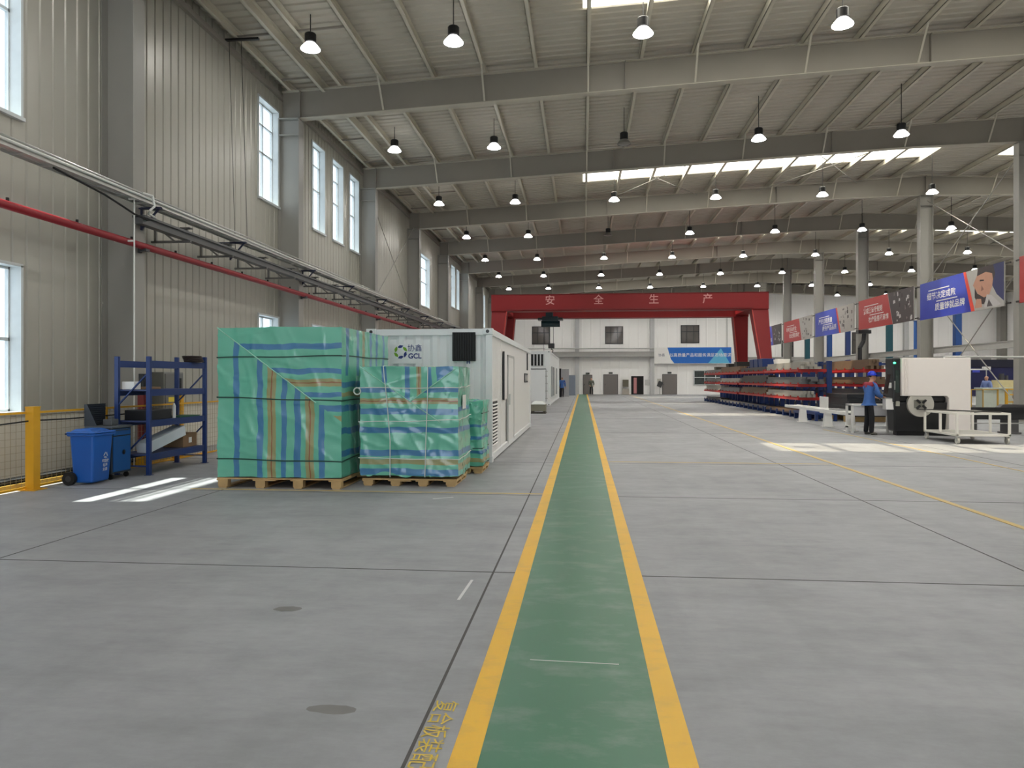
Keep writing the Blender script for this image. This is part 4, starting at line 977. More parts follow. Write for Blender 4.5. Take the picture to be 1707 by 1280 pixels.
units = [(8.8, 10.2, 31.0, 5.7, 'near rack of the front row'), (8.85, 10.2, 37.0, 5.7, 'second rack of the front row'), (8.8, 10.2, 43.0, 5.7, 'third rack of the front row'), (8.85, 10.2, 49.0, 5.7, 'far rack of the front row'),
         (11.4, 13.0, 31.0, 5.7, 'near rack of the back row'), (11.4, 13.0, 37.0, 5.7, 'second rack of the back row'), (11.4, 13.0, 43.0, 5.7, 'far rack of the back row')]
rng = random.Random(3)
lvname = ['on the lowest red arms', 'on the middle red arms', 'on the top red arms']
TOP = {}
for ui, (x0, x1, y0, L, nm) in enumerate(units):
    wide = ui >= 4
    key = 'w' if wide else 'n'
    t = make_rack(x0, x1, y0, L)
    t['label'] = 'blue cantilever rack with red arms holding steel stock, ' + nm; t['group'] = 'cantilever steel racks'
    for li, z in enumerate((.17,) + LEV):
        k = rng.choice((0, 1, 2, 3)) if li else rng.choice((1, 3, 0))
        if ui == 0: k = (2, 1, 3, 1)[li]
        if ui == 1: k = (3, 2, 0, 0)[li]
        if ui == 2: k = (1, 3, 1, 2)[li]
        where = ('on the floor base' if li == 0 else lvname[li - 1]) + ' of the ' + nm
        lab = '%s steel tube %s' % (TNAME[k], where); grp = 'steel tubes ' + where
        w, h = rng.choice(((.12, .11), (.15, .10), (.11, .13)))
        if li == 0: h = .06
        rows = rng.choice((2, 3)) if li else rng.choice((2, 3))
        if (ui, li) == (1, 2): rows, w, h = 4, .14, .10
        xa, xb = x0 + .1, x1 - .3
        n = int((xb - xa) / (w + .012))
        n = rng.randint(max(3, n - 4), n) if rows < 3 else n
        n = min(n, 6) if li < 3 else min(n, 5)
        TOP[ui, li] = z + rows * h
        for r_ in range(rows):
            for j in range(n - r_):
                tube(xa + w / 2 + j * (w + .012) + r_ * .03, y0 + rng.uniform(-.25, .12), z + r_ * h + .0005, k, w, h, L - .1, lab, grp)
# blue bins and small parts on top of the racks
for i, (x, y, m_, w, h) in enumerate(((9.3, 38.2, BLUE, .6, .42), (9.3, 39.2, BLUE, .6, .42), (9.3, 40.2, BLUE, .6, .42), (9.95, 33, mat('blue_post_cap', (24, 40, 110), 0.5), .3, .4), (9.5, 44.5, mat('black_pack', (36, 34, 32), 0.5), .9, .28), (9.5, 47, mat('black_pack', (36, 34, 32), 0.5), .9, .22), (9.5, 51.5, mat('olive_pack', (92, 92, 76), 0.6), .8, .2), (9.2, 35.0, WHITE, .5, .2))):
    b = MB(); b.hull8(taper(x - w / 2, x + w / 2, y - .4, y + .4, 0, x - w / 2 - .02, x + w / 2 + .02, y - .42, y + .42, h))
    z = 2.02 + .25 if i not in (3,) else 2.36
    nm, lab = (('stock_bin', 'blue stock bin'), ('stock_pack', 'dark pack of stock'), ('stock_pack', 'dull olive pack'), ('stock_box', 'white box'))[0 if i < 3 else 1 if i in (4, 5) else 2 if i == 6 else 3]
    if i == 3: continue
    wh = {0: 'nearer end of the second front rack', 1: 'middle of the second front rack', 2: 'farther end of the second front rack', 4: 'nearer end of the third front rack', 5: 'farther end of the third front rack', 6: 'far front rack', 7: 'near front rack'}[i]
    o = b.build(nm, m_, origin=(x, y, 0), bevel=.01); o.location.z = TOP[{0: 1, 1: 1, 2: 1, 4: 2, 5: 2, 6: 3, 7: 0}[i], 3] + .001; tag(o, '%s on top of the %s' % (lab, wh), 'bin' if i < 3 else 'pack')
# dark sheets lying in front of the racks
SH = mat('dark_sheet_steel', (52, 54, 58), 0.35, 0.5, 0.2, 3)
for j in range(6):
    b = MB(); dx = rng.uniform(-.05, .05); b.box(9.85 + dx, 11.5 + dx, 28.3, 30.6, .2 + j * .14, .2 + j * .14 + .136)
    tag(b.build('steel_plate', SH, origin=(10.6, 29.5, .2 + j * .14)), 'thick dark steel plate, %s from the bottom of the plates before the racks' % ORD[j], 'plate', 'dark plates before the racks')
for y in (28.6, 30.2):
    b = MB(); b.box(9.8, 11.5, y - .06, y + .06, 0, .2); tag(b.build('timber_bearer', WOOD, origin=(10.6, y, 0)), 'timber bearer under the %s end of the dark plates before the racks' % ('near' if y < 29 else 'far'), 'timber')
# blue low trestles by the floor
for i, (x, y) in enumerate(((9.2, 29.2), (9.0, 30.4))):
    t = thing('floor_trestle', 'low blue steel trestle on the floor, %s the white conveyor' % ('close beside' if i == 0 else 'farther behind'), 'trestle', (x, y, 0))
    for dx in (-.35, .35):
        for dy in (-.4, .4): b = MB(); b.box(x + dx - .05, x + dx + .05, y + dy - .05, y + dy + .05, 0, .24); b.build('leg', BLUE, t)
    b = MB(); b.box(x - .42, x + .42, y - .48, y + .48, .24, .34); b.build('top', BLUE, t)

# ------------------------------------------------------------ banners between the middle columns
BBLUE = mat('banner_royal_blue', (44, 62, 168), 0.35); BRED = mat('banner_brick_red', (178, 46, 44), 0.4); BGREY = mat('banner_photo_grey', (176, 172, 166), 0.45)
bx_ = 16.12
def banner(y0, y1, z0, z1, mat_, l1, l2, photo, label):
    """y0 nearer end, y1 farther end; text is read from the hall side, so it runs from the far end to the near end"""
    t = thing('hanging_banner', label, 'banner', (bx_, (y0 + y1) / 2, z0), group=None)
    W_, H_ = y1 - y0, z1 - z0
    Q = lambda s, h: (y1 - s * W_, z0 + h * H_)            # s from the far end, h up
    def poly(pts, lift, m_, nm, par=None):
        b = MB(); b.face([(bx_ - lift, Q(s, h)[0], Q(s, h)[1]) for s, h in pts]); return b.build(nm, m_, par or t, recalc=False)
    b = MB(); b.box(bx_, bx_ + .05, y0, y1, z0, z1); b.build('sheet', BGREY, t)
    b = MB(); b.box(bx_ + .05, bx_ + .083, y0 - .33, y1 + .33, z1 - .12, z1 - .06); b.box(bx_ + .05, bx_ + .083, y0 - .33, y1 + .33, z0 + .06, z0 + .12); b.build('support_bar', DSTEEL, t)
    poly([(0, 0), (.66, 0), (.57, 1), (0, 1)], .004, mat_, 'colour_print')
    if mat_ is BBLUE: poly([(.66, 0), (.70, 0), (.60, 1), (.57, 1)], .005, mat('banner_orange_edge', (220, 70, 48), 0.4), 'edge_print')
    c = MB()
    fr = lambda s, h: frame4((bx_ - .008, Q(s, h)[0], Q(s, h)[1]), (0, -1, 0), (0, 0, 1))
    sx = Matrix.Diagonal((1.7, 1, 1, 1))
    for txt, s, h in ((l1, .29, .58), (l2, .40, .27)):
        n_ = len(txt); add_text(c, txt, .36, fr(s, h) @ Matrix.Diagonal((.38 * W_ / (n_ * .36), 1, 1, 1)), bold=.004)
    for s0, s1, h in ((.12, .40, .745), (.23, .50, .425)):
        c.face([(bx_ - .008, Q(s, hh)[0], Q(s, hh)[1]) for s, hh in ((s0, h), (s1, h), (s1, h + .025), (s0, h + .025))])
    c.build('white_lettering', WHITE, t, recalc=False)
    for pts, m_ in photo: poly(pts, .0055 + .0004 * photo.index((pts, m_)), m_, 'photo_print')
    return t
HAIR = mat('print_dark_brown', (52, 40, 40), 0.5); SKINP = mat('print_skin_tone', (190, 140, 116), 0.5); NVY = mat('print_navy', (40, 44, 92), 0.5); SILV = mat('print_silver', (190, 186, 184), 0.5); DKP = mat('print_dark_grey', (74, 66, 66), 0.5); MIDP = mat('print_mid_grey', (122, 112, 110), 0.5)
ph1 = [([(.84, 1), (1, 1), (1, .12), (.93, .30), (.88, .55)], NVY), ([(.76, 1), (.86, 1), (.90, .8), (.885, .5), (.85, .3), (.80, .28), (.74, .38), (.68, .62)], SKINP),
       ([(.725, .82), (.735, 1), (.895, 1), (.915, .78), (.895, .62), (.885, .80), (.82, .87)], HAIR), ([(.70, .55), (.73, .40), (.80, .28), (.84, .30), (.80, .12), (.74, .16), (.70, .32)], HAIR),
       ([(.70, .06), (.72, .28), (.77, .26), (.78, .06)], SKINP), ([(.80, .04), (.83, .34), (.88, .30), (.97, .06), (.93, .02)], SILV), ([(.83, .05), (.85, .22), (.89, .05)], DKP), ([(.755, .72), (.80, .70), (.80, .67), (.755, .68)], HAIR), ([(.775, .58), (.80, .47), (.77, .44)], mat('print_shadow_skin', (140, 96, 80), 0.5))]
def busy(seed, cols, n=26):
    r = random.Random(seed); out = []
    for i in range(n):
        s = r.uniform(.66, .96); h = r.uniform(.03, .9); w = r.uniform(.012, .035); k = r.uniform(.05, .14)
        lo = .67 if h < .1 else .62
        s = max(s, lo + .02 + .0 * h); s1 = min(s + w, .995)
        out.append(([(s, h), (s1, h + .02), (s1 - .004, min(.98, h + k)), (s, min(.98, h + k))], r.choice(cols)))
    return out
full = ([(.665, 0), (1, 0), (1, 1), (.575, 1)], DKP)
banner(29.75, 36.75, 4.42, 6.14, BBLUE, '细节决定成败', '质量铸就品牌', ph1, 'blue banner with a photo of a man in navy work clothes, between the grey columns')
banner(37.45, 44.6, 4.48, 6.16, BRED, '养成遵章守规矩', '杜绝隐患不麻痹', [full] + busy(2, [MIDP, HAIR, SILV]), 'red banner with a dark crowded photo, between the grey columns')
banner(45.4, 52.65, 4.52, 6.16, BBLUE, '严把过程质量', '提升产品品质', busy(5, [DKP, MIDP, HAIR], 20), 'blue banner with a pale sketchy photo, behind the dark photo banner')
banner(53.4, 60.6, 4.5, 6.16, BRED, '时时注意安全', '处处预防事故', busy(8, [DKP, HAIR], 14), 'red banner with small dark figures on white, fourth along the column row')
banner(61.4, 68.6, 4.5, 6.16, BBLUE, '精益求精', '追求卓越', [full] + busy(9, [MIDP, SILV], 18), 'blue banner with a grey photo, partly hidden behind the red crane leg')
banner(21.75, 28.75, 4.42, 6.14, BRED, '安全第一', '预防为主', [], 'plain red banner before the first grey column, cut by the picture edge')
# bracing rods in the column row
for (z0, z1, lab) in ((.3, 5.9, 'lower pair, rising away'), (5.9, .3, 'lower pair, falling away'), (6.2, 10.2, 'upper pair, rising away'), (10.2, 6.2, 'upper pair, falling away')):
    x = XM + (.04 if z1 > z0 else -.02)
    b = MB(); b.cyl((x, 29.25, z0), (x, 36.95, z1), .022, 8); tag(b.build('brace_rod', COLSTEEL, origin=(x, 29.25, min(z0, z1))), 'bracing rod between the two near grey columns, ' + lab, 'brace')
# roof bracing rods
for (xa, ya, xb, yb_, lab) in ((0.9, 29.4, 5.6, 36.8, 'outwards from the near beam'), (5.6, 29.4, 0.9, 36.8, 'inwards from the near beam'), (8.5, 29.4, 13.2, 36.8, 'outwards from the near beam'), (13.2, 29.4, 8.5, 36.8, 'inwards from the near beam')):
    dz = -.42 if xa < xb else -.46
    b = MB(); b.cyl((xa, ya, deck(xa) + dz), (xb, yb_, deck(xb) + dz), .016, 8)
    tag(b.build('brace_rod', COLSTEEL, origin=(xa, ya, deck(xa) + dz)), 'roof bracing rod below the translucent strip, %s pair, running %s' % ('window side' if min(xa, xb) < 5 else 'column side', lab), 'brace')

# ------------------------------------------------------------ cutting machine, conveyor, cart
t = thing('cutting_machine', 'tube cutting machine with a white cover, black body and round chuck', 'machine', (9.6, 21.9, 0))
MWHITE = mat('machine_white_paint', (234, 226, 220), 0.4, 0, 0.015); MBLACK = mat('machine_black_paint', (30, 30, 32), 0.4, 0, 0.08)
b = MB(); b.prism([(8.9, 1.13), (10.10, 1.13), (10.16, 1.07), (10.16, .12), (10.74, .12), (10.74, 2.2), (8.9, 2.2)], 'y', 21.42, 22.5); b.build('cover', MWHITE, t, bevel=.015)
b = MB()
for x in (8.94, 8.98, 9.02, 9.06): b.box(x, x + .012, 21.405, 21.42, 1.14, 2.19)
b.build('cover_rib', MWHITE, t)
b = MB(); b.box(8.70, 8.9, 21.5, 22.05, .95, 2.2); b.build('door_column', MBLACK, t, bevel=.03)
b = MB(); b.hull8(taper(8.78, 10.16, 21.62, 22.05, .12, 8.72, 10.16, 21.5, 22.05, .95)); b.box(8.8, 10.16, 21.6, 22.05, .95, 1.125); b.box(9.2, 10.16, 22.05, 23, .12, 1.1); b.build('body', MBLACK, t, bevel=.03)
b = MB(); b.box(8.9, 10.6, 21.75, 22.0, 0, .12); b.build('plinth', BLACK, t)
w = MB(); w.box(8.76, 8.86, 21.485, 21.5, 1.22, 1.85); w.build('viewing_window', mat('dark_green_window', (34, 52, 46), 0.1, spec=0.8), t)
w = MB(); w.box(8.725, 8.745, 21.46, 21.5, 1.3, 1.55); w.build('door_handle', GALV, t)
w = MB(); w.box(8.77, 8.87, 21.475, 21.52, .84, .98); w.build('name_plate', mat('beige_plate', (160, 158, 146), 0.5), t)
w = MB(); w.lathe([(0, .028), (.028, .02), (.03, 0), (.03, -.02)], (8.73, 21.48, 2.06), 12); w.build('signal_lamp', emit('green_signal_lamp', (60, 255, 170), 6), t, smooth=True)
c = MB(); c.cyl((9.42, 21.56, .90), (9.42, 21.44, .90), .355, 40); c = c.build('chuck', GALV, t, smooth=True)
c.data.materials.clear(); c.data.materials.append(mat('brushed_chuck_steel', (196, 192, 182), 0.4, 0.25, 0.06))
j = MB(); j.box(9.24, 9.52, 21.42, 21.44, .80, 1.02); j.build('chuck_plate', mat('grey_chuck_plate', (140, 138, 128), 0.45, 0.3), c)
for a in range(4):
    j = MB(); q = R(45 + 90 * a); j.bar((9.42 + .05 * math.cos(q), 21.40, .90 + .05 * math.sin(q)), (9.42 + .17 * math.cos(q), 21.40, .90 + .17 * math.sin(q)), .05, .06, up=(0, 1, 0)); j.build('chuck_jaw', BLACK, c)
m_ = MB(); m_.hull8(taper(8.47, 8.58, 21.56, 21.6, 1.18, 8.56, 8.66, 21.56, 21.6, 1.74)); m_ = m_.build('control_screen', mat('dark_screen', (40, 26, 24), 0.25), t, bevel=.006)
m_ = MB(); m_.box(8.55, 8.74, 21.6, 21.64, 1.35, 1.5); m_.build('screen_bracket', WHITE, t)
m_ = MB(); m_.hull8(taper(8.50, 8.76, 21.55, 21.8, 1.04, 8.47, 8.76, 21.55, 21.8, 1.07)); m_.build('keyboard_shelf', GALV, t)
m_ = MB(); m_.box(8.53, 8.76, 21.55, 21.8, .74, 1.04); m_.build('control_box', WHITE, t, bevel=.01)
t = thing('machine_bed', 'long black machine bed with low feet running on behind the white cart', 'machine bed', (14, 22.7, 0))
b = MB(); b.box(10.8, 17.4, 22.55, 23.1, .42, .74); b.build('beam', MBLACK, t, bevel=.02)
b = MB(); b.box(10.8, 17.4, 22.48, 22.56, .70, .78); b.build('guide_rail', BLACK, t)
b = MB(); b.box(10.8, 17.4, 22.5, 22.54, .30, .33); b.build('rail_strip', GALV, t)
for i in range(6):
    x = 11.2 + i * 1.15; b = MB(); b.box(x, x + .3, 22.6, 23.0, .05, .42); b.box(x - .05, x + .35, 22.55, 23.05, 0, .05); b.build('foot', mat('grey_machine_foot', (92, 90, 90), 0.5), t)
b = MB(); b.hull8(taper(12.1, 13.7, 22.6, 22.9, .74, 12.25, 13.6, 22.65, 22.85, .86)); b.build('clamp_carriage', BLACK, t, bevel=.02)
b = MB(); b.box(13.95, 15.2, 22.6, 23.05, .742, 1.06); o = tag(b.build('control_box', mat('pale_green_box', (198, 208, 204), 0.45), origin=(14.5, 22.8, .742), bevel=.01), 'pale box standing on the black machine bed, cut by the picture edge', 'box')
b = MB(); b.box(14.4, 15.1, 22.65, 23.0, 1.062, 1.2); tag(b.build('control_box', WHITE, origin=(14.7, 22.8, 1.062), bevel=.01), 'smaller white box on top of the pale box at the picture edge', 'box')
t = thing('dust_pipe', 'thin grey overhead pipe running out from the top of the white machine cover', 'pipe', (10.8, 22.2, 0))
b = MB(); b.cyl((10.4, 22.2, 2.25), (16.15, 22.2, 2.20), .035, 10); b.build('pipe', GALV, t, smooth=True)
b = MB(); b.cyl((10.4, 22.2, 2.201), (10.4, 22.2, 2.26), .03, 10); b.build('elbow', GALV, t)
b = MB(); b.cyl((15.9, 22.2, 0), (15.9, 22.2, 2.2), .025, 8); b.build('support', GALV, t)

t = thing('roller_conveyor', 'low white roller conveyor leading along the hall into the cutting machine', 'conveyor', (8.2, 26, 0))
for x in (7.98, 8.44):
    b = MB(); b.box(x - .03, x + .03, 23.0, 29.8, .50, .60); b.build('side_rail', WHITE, t, bevel=.005)
for j_ in range(22):
    b = MB(); b.cyl((8.01, 23.2 + j_ * .3, .57), (8.41, 23.2 + j_ * .3, .57), .028, 10); b.build('roller', GALV, t, smooth=True)
for y in (23.4, 25.5, 28.3):
    b = MB(); b.hull8(taper(8.06, 8.36, y - .06, y + .06, .02, 8.1, 8.32, y - .05, y + .05, .5)); b.box(8.0, 8.42, y - .1, y + .1, 0, .02); b.build('leg', WHITE, t)
b = MB(); b.box(8.5, 8.53, 26.4, 27.3, .38, .98); b.box(8.47, 8.5, 26.8, 26.9, .5, .6); b.build('guard_plate', WHITE, t, bevel=.02)
b = MB(); b.box(8.06, 8.36, 24.2, 24.9, .585, .64); b.build('clamp', mat('grey_clamp', (150, 150, 150), 0.4), t)
t = thing('infeed_table', 'white steel infeed table with a deep side panel behind the worker', 'table', (8.4, 22.8, 0))
for x in (7.95, 9.12):
    for y in (22.5, 22.95):
        b = MB(); b.box(x - .03, x + .03, y - .03, y + .03, 0, .84); b.build('leg', WHITE, t)
b = MB(); b.box(7.95, 9.12, 22.48, 22.5, .52, .80); b.build('side_panel', mat('white_side_panel', (214, 212, 214), 0.4), t)
b = MB()
for q in ((7.92, 9.15, 22.46, 22.52), (7.92, 9.15, 22.92, 22.98)): b.box(*q, .80, .86); b.box(*q, .14, .19)
b.build('frame', WHITE, t)
b = MB(); b.box(7.95, 9.12, 22.5, 22.95, .84, .86); b.build('top', WHITE, t)

t = thing('flat_cart', 'white steel cart on casters with an open frame in front of the cutting machine', 'cart', (9.8, 19.8, 0))
cx0, cx1, cy0, cy1 = 9.2, 10.42, 19.0, 20.7
CARTW = mat('cart_white_paint', (232, 228, 218), 0.45, 0, 0.04)
for x in (cx0, cx1):
    for y in (cy0, (cy0 + cy1) / 2, cy1):
        b = MB(); b.box(x - .025, x + .025, y - .025, y + .025, .2, .72); b.build('post', CARTW, t)
for z0, z1 in ((.72, .77), (.19, .24)):
    for q in ((cx0 - .025, cx1 + .025, cy0 - .025, cy0 + .025), (cx0 - .025, cx1 + .025, cy1 - .025, cy1 + .025), (cx0 - .025, cx0 + .025, cy0, cy1), (cx1 - .025, cx1 + .025, cy0, cy1)):
        b = MB(); b.box(*q, z0, z1); b.build('rail', CARTW, t, bevel=.004)
b = MB(); b.box(cx0, cx1, cy0, cy1, .225, .235); b.build('shelf', mat('grey_cart_shelf', (170, 168, 160), 0.5), t)
for x in (cx0 + .03, cx1 - .03):
    for y in (cy0 + .04, cy1 - .04):
        c = MB(); c.box(x - .05, x + .05, y - .05, y + .05, .175, .19)
        for dx in (-.03, .03): c.hull8(taper(x + dx - .004, x + dx + .004, y - .02, y + .02, .07, x + dx - .004, x + dx + .004, y - .04, y + .04, .175))
        c = c.build('caster', GALV, t)
        w = MB(); w.cyl((x - .024, y, .08), (x + .024, y, .08), .08, 20); w.build('wheel', mat('pale_caster_wheel', (206, 202, 190), 0.4), c, smooth=True)
        w = MB(); w.cyl((x - .027, y, .08), (x + .027, y, .08), .03, 12); w.build('hub', GALV, c)
b = MB(); b.bar((9.05, 20.8, .785), (10.3, 19.15, .785), .08, .028); tag(b.build('steel_strip', DSTEEL, origin=(9.7, 20, .785)), 'dark steel strip lying across the top of the white cart', 'strip')

# ------------------------------------------------------------ the bay beyond the columns
PALEB = mat('pale_runway_paint', (186, 184, 178), 0.45)
b = MB(); b.box(16.86, 17.1, 13, 62, 2.85, 3.1); b.box(16.81, 17.15, 13, 62, 3.1, 3.13); tag(b.build('runway_beam', PALEB, origin=(16.98, 37, 2.85)), 'long pale runway beam fixed along the row of grey columns', 'beam')
for i, (x, y, h, m_, lab) in enumerate(((17.75, 60, 5.6, TEAL, 'teal steel crane post beyond the red banner with small figures'), (19.45, 60, 5.6, BLUEPOST, 'blue steel crane post beyond the pale sketchy banner'), (20.85, 60, 5.6, BLUE, 'navy steel crane post beyond the pale sketchy banner'),
                                (20.0, 50, 5.4, TEAL, 'teal steel crane post beyond the dark photo banner'), (21.75, 50, 5.4, BLUEPOST, 'blue steel crane post beyond the dark photo banner'), (20.35, 42, 5.2, BLUEPOST, 'blue steel crane post beyond the blue banner with the man'))):
    t = thing('crane_post', lab, 'post', (x, y, 0))
    b = MB(); b.box(x - .17, x + .17, y - .17, y + .17, .03, h); b.build('column_tube', m_, t, bevel=.02)
    b = MB(); b.box(x - .35, x + .35, y - .35, y + .35, 0, .03); b.build('base_plate', m_, t)
    b = MB(); b.box(x - .2, x + .2, y - .2, y + .2, h, h + .03); b.build('cap_plate', m_, t)
t = thing('exhaust_pipe', 'black exhaust pipe bending down beside the grey column under the red banner', 'pipe', (15.7, 43.4, 0))
b = MB(); b.tube([(15.75, 43.4, 0), (15.75, 43.4, 3.4), (15.95, 43.4, 3.8), (16.0, 43.4, 4.3)], .12, 12); b.build('pipe', BLACK, t, smooth=True)
b = MB(); b.box(15.6, 16.3, 43.2, 43.6, 4.2, 4.4); b.build('hood', BLACK, t)
DBLUE = mat('dark_blue_machine', (22, 26, 78), 0.45, 0, 0.1)
t = thing('press_machine', 'large dark blue machine in the next bay behind the white benches', 'machine', (23.5, 46, 0))
b = MB(); b.box(21.8, 26.0, 45.5, 47.5, .6, 2.7); b.build('body', DBLUE, t, bevel=.03)
b = MB(); b.box(21.8, 26.0, 45.4, 45.6, 2.3, 2.75); b.build('top_beam', mat('near_black_blue', (14, 16, 40), 0.5), t)
b = MB()
for x in (22, 25.5): b.box(x, x + .35, 45.5, 47.5, 0, .6)
b.build('leg', DBLUE, t)
b = MB(); b.box(22.9, 23.3, 45.49, 45.5, 2.0, 2.2); b.build('blue_plate', mat('bright_blue_plate', (70, 80, 200), 0.4), t)
t = thing('work_lamp', 'long white lamp on an arm in front of the dark blue machine', 'lamp', (22.5, 44.4, 0))
b = MB(); b.box(21.4, 23.2, 44.35, 44.45, 2.12, 2.2); b.build('lamp_tube', WHITE, t); b = MB(); b.box(22.9, 23.3, 44.3, 44.5, 2.15, 2.32); b.build('lamp_head', WHITE, t, bevel=.02)
b = MB(); b.cyl((23.1, 44.4, 0), (23.1, 44.4, 2.2), .03, 8); b.cyl((23.1, 44.4, 0), (23.1, 44.4, .02), .25, 14); b.build('stand', GALV, t)
PALEC = mat('pale_green_cabinet', (190, 200, 190), 0.45); BEIGE = mat('beige_cabinet_paint', (212, 200, 150), 0.5); YFR = mat('amber_yellow_frame', (206, 156, 30), 0.45)
def bench(x0, x1, y0, y1, h, m_, lab):
    t = thing('work_bench', lab, 'bench', ((x0 + x1) / 2, (y0 + y1) / 2, 0))
    b = MB(); b.box(x0, x1, y0, y1, h - .06, h); b.build('top', m_, t)
    b = MB(); b.box(x0 + .06, x1 - .06, y0 + .1, y1 - .05, .12, h - .06); b.build('cabinet', m_, t)
    for x in (x0 + .05, x1 - .13):
        for y in (y0 + .05, y1 - .13): b = MB(); b.box(x, x + .08, y, y + .08, 0, .12); b.build('foot', GALV, t)
bench(19.6, 21.1, 38.0, 38.8, 1.18, PALEC, 'pale green work bench beyond the black machine bed')
bench(21.4, 22.9, 41.0, 41.9, 1.0, WHITE, 'white work bench behind the yellow guard frame')
t = thing('safety_barrier', 'amber yellow guard frame with open bars in the next bay', 'frame', (21.3, 37.5, 0))
for x in (20.4, 20.95, 21.5, 22.1):
    b = MB(); b.box(x - .05, x + .05, 37.4, 37.5, 0, 1.15); b.build('post', YFR, t)
for z in (.1, .5, .85, 1.12):
    b = MB(); b.box(20.4, 22.1, 37.42, 37.48, z - .03, z + .03); b.build('rail', YFR, t)
b = MB(); b.box(21.1, 21.9, 38.1, 38.9, 0, 1.02); tag(b.build('machine_box', mat('pink_beige_box', (214, 190, 170), 0.5), origin=(21.5, 38.5, 0), bevel=.02), 'pinkish beige box seen through the yellow guard frame', 'box')
b = MB(); b.box(22.0, 22.8, 41.1, 41.8, 1.002, 1.55); o = tag(b.build('machine_box', BEIGE, origin=(22.4, 41.4, 1.002), bevel=.02), 'yellowish beige box on the white bench in the next bay', 'box')
b = MB(); b.cyl((22.3, 41.4, 1.552), (22.3, 41.4, 1.9), .12, 12); b.cyl((22.55, 41.4, 1.552), (22.55, 41.4, 1.8), .08, 12); tag(b.build('motor', mat('grey_black_motor', (70, 70, 74), 0.4), origin=(22.4, 41.4, 1.552), smooth=True), 'small dark motor on top of the beige box', 'motor')
t = thing('parts_shelf', 'tall dark shelf with boxes in the next bay behind the white machine cover', 'shelf', (20.3, 43.6, 0))
for x in (19.75, 21.0):
    for y in (43.3, 44.0): b = MB(); b.box(x - .03, x + .03, y - .03, y + .03, 0, 2.5); b.build('post', mat('dark_brown_steel', (70, 56, 44), 0.5), t)
for z in (.4, 1.0, 1.6, 2.2):
    b = MB(); b.box(19.75, 21.0, 43.3, 44.0, z, z + .04); b.build('shelf_board', mat('dark_brown_steel', (70, 56, 44), 0.5), t)
for i, (x, z, m_, c_) in enumerate(((20.0, 1.04, CARD, 'brown'), (20.5, 1.04, WHITE, 'white'), (20.7, 1.64, CARD, 'brown'), (20.1, 1.64, BLACK, 'black'), (20.4, 2.24, BLACK, 'black'))):
    b = MB(); b.box(x - .2, x + .2, 43.4, 43.8, z + .001, z + .36); tag(b.build('storage_box', m_, origin=(x, 43.6, z + .001), bevel=.01), '%s box on the %s board of the dark shelf in the next bay' % (c_, {1.04: 'second', 1.64: 'third', 2.24: 'top'}[z]), 'box')
b = MB(); b.tube([(19.2, 37.2, 1.1), (19.2, 37.2, 0)], .03, 8); b.box(18.6, 19.9, 37.17, 37.23, 1.08, 1.12); b.box(18.62, 18.68, 37.17, 37.23, 0, 1.1); b.box(19.84, 19.9, 37.17, 37.23, 0, 1.1); tag(b.build('yellow_rail', YEL2, origin=(19.2, 37.2, 0)), 'yellow guard rail in the next bay beside the white machine cover', 'rail')

# ------------------------------------------------------------ people
def skin(name, joints, edges, mats_, parent, levels=2):
    """one smooth body grown round connected joints; joints: name -> ((x,y,z), rx, ry)"""
    keys = list(joints); me = bpy.data.meshes.new(name)
    me.from_pydata([joints[k][0] for k in keys], [(keys.index(a), keys.index(c)) for a, c in edges], [])
    ob = bpy.data.objects.new(name, me); COL.objects.link(ob)
    md = ob.modifiers.new('skin', 'SKIN'); md.use_smooth_shade = True
    for i, k in enumerate(keys):
        sv = me.skin_vertices[0].data[i]; sv.radius = (joints[k][1], joints[k][2]); sv.use_root = (i == 0)
    sb = ob.modifiers.new('sub', 'SUBSURF'); sb.levels = levels; sb.render_levels = levels
    bpy.context.view_layer.update()
    m2 = bpy.data.meshes.new_from_object(ob.evaluated_get(bpy.context.evaluated_depsgraph_get()))
    bpy.data.objects.remove(ob); bpy.data.meshes.remove(me)
    m2.name = name; m2.materials.clear(); m2.materials.append(mats_)
    m2.polygons.foreach_set('use_smooth', [True] * len(m2.polygons))
    o = bpy.data.objects.new(name, m2); COL.objects.link(o); o.parent = parent
    return o
SKIN = mat('skin', (196, 148, 122), 0.5, 0, 0.05)
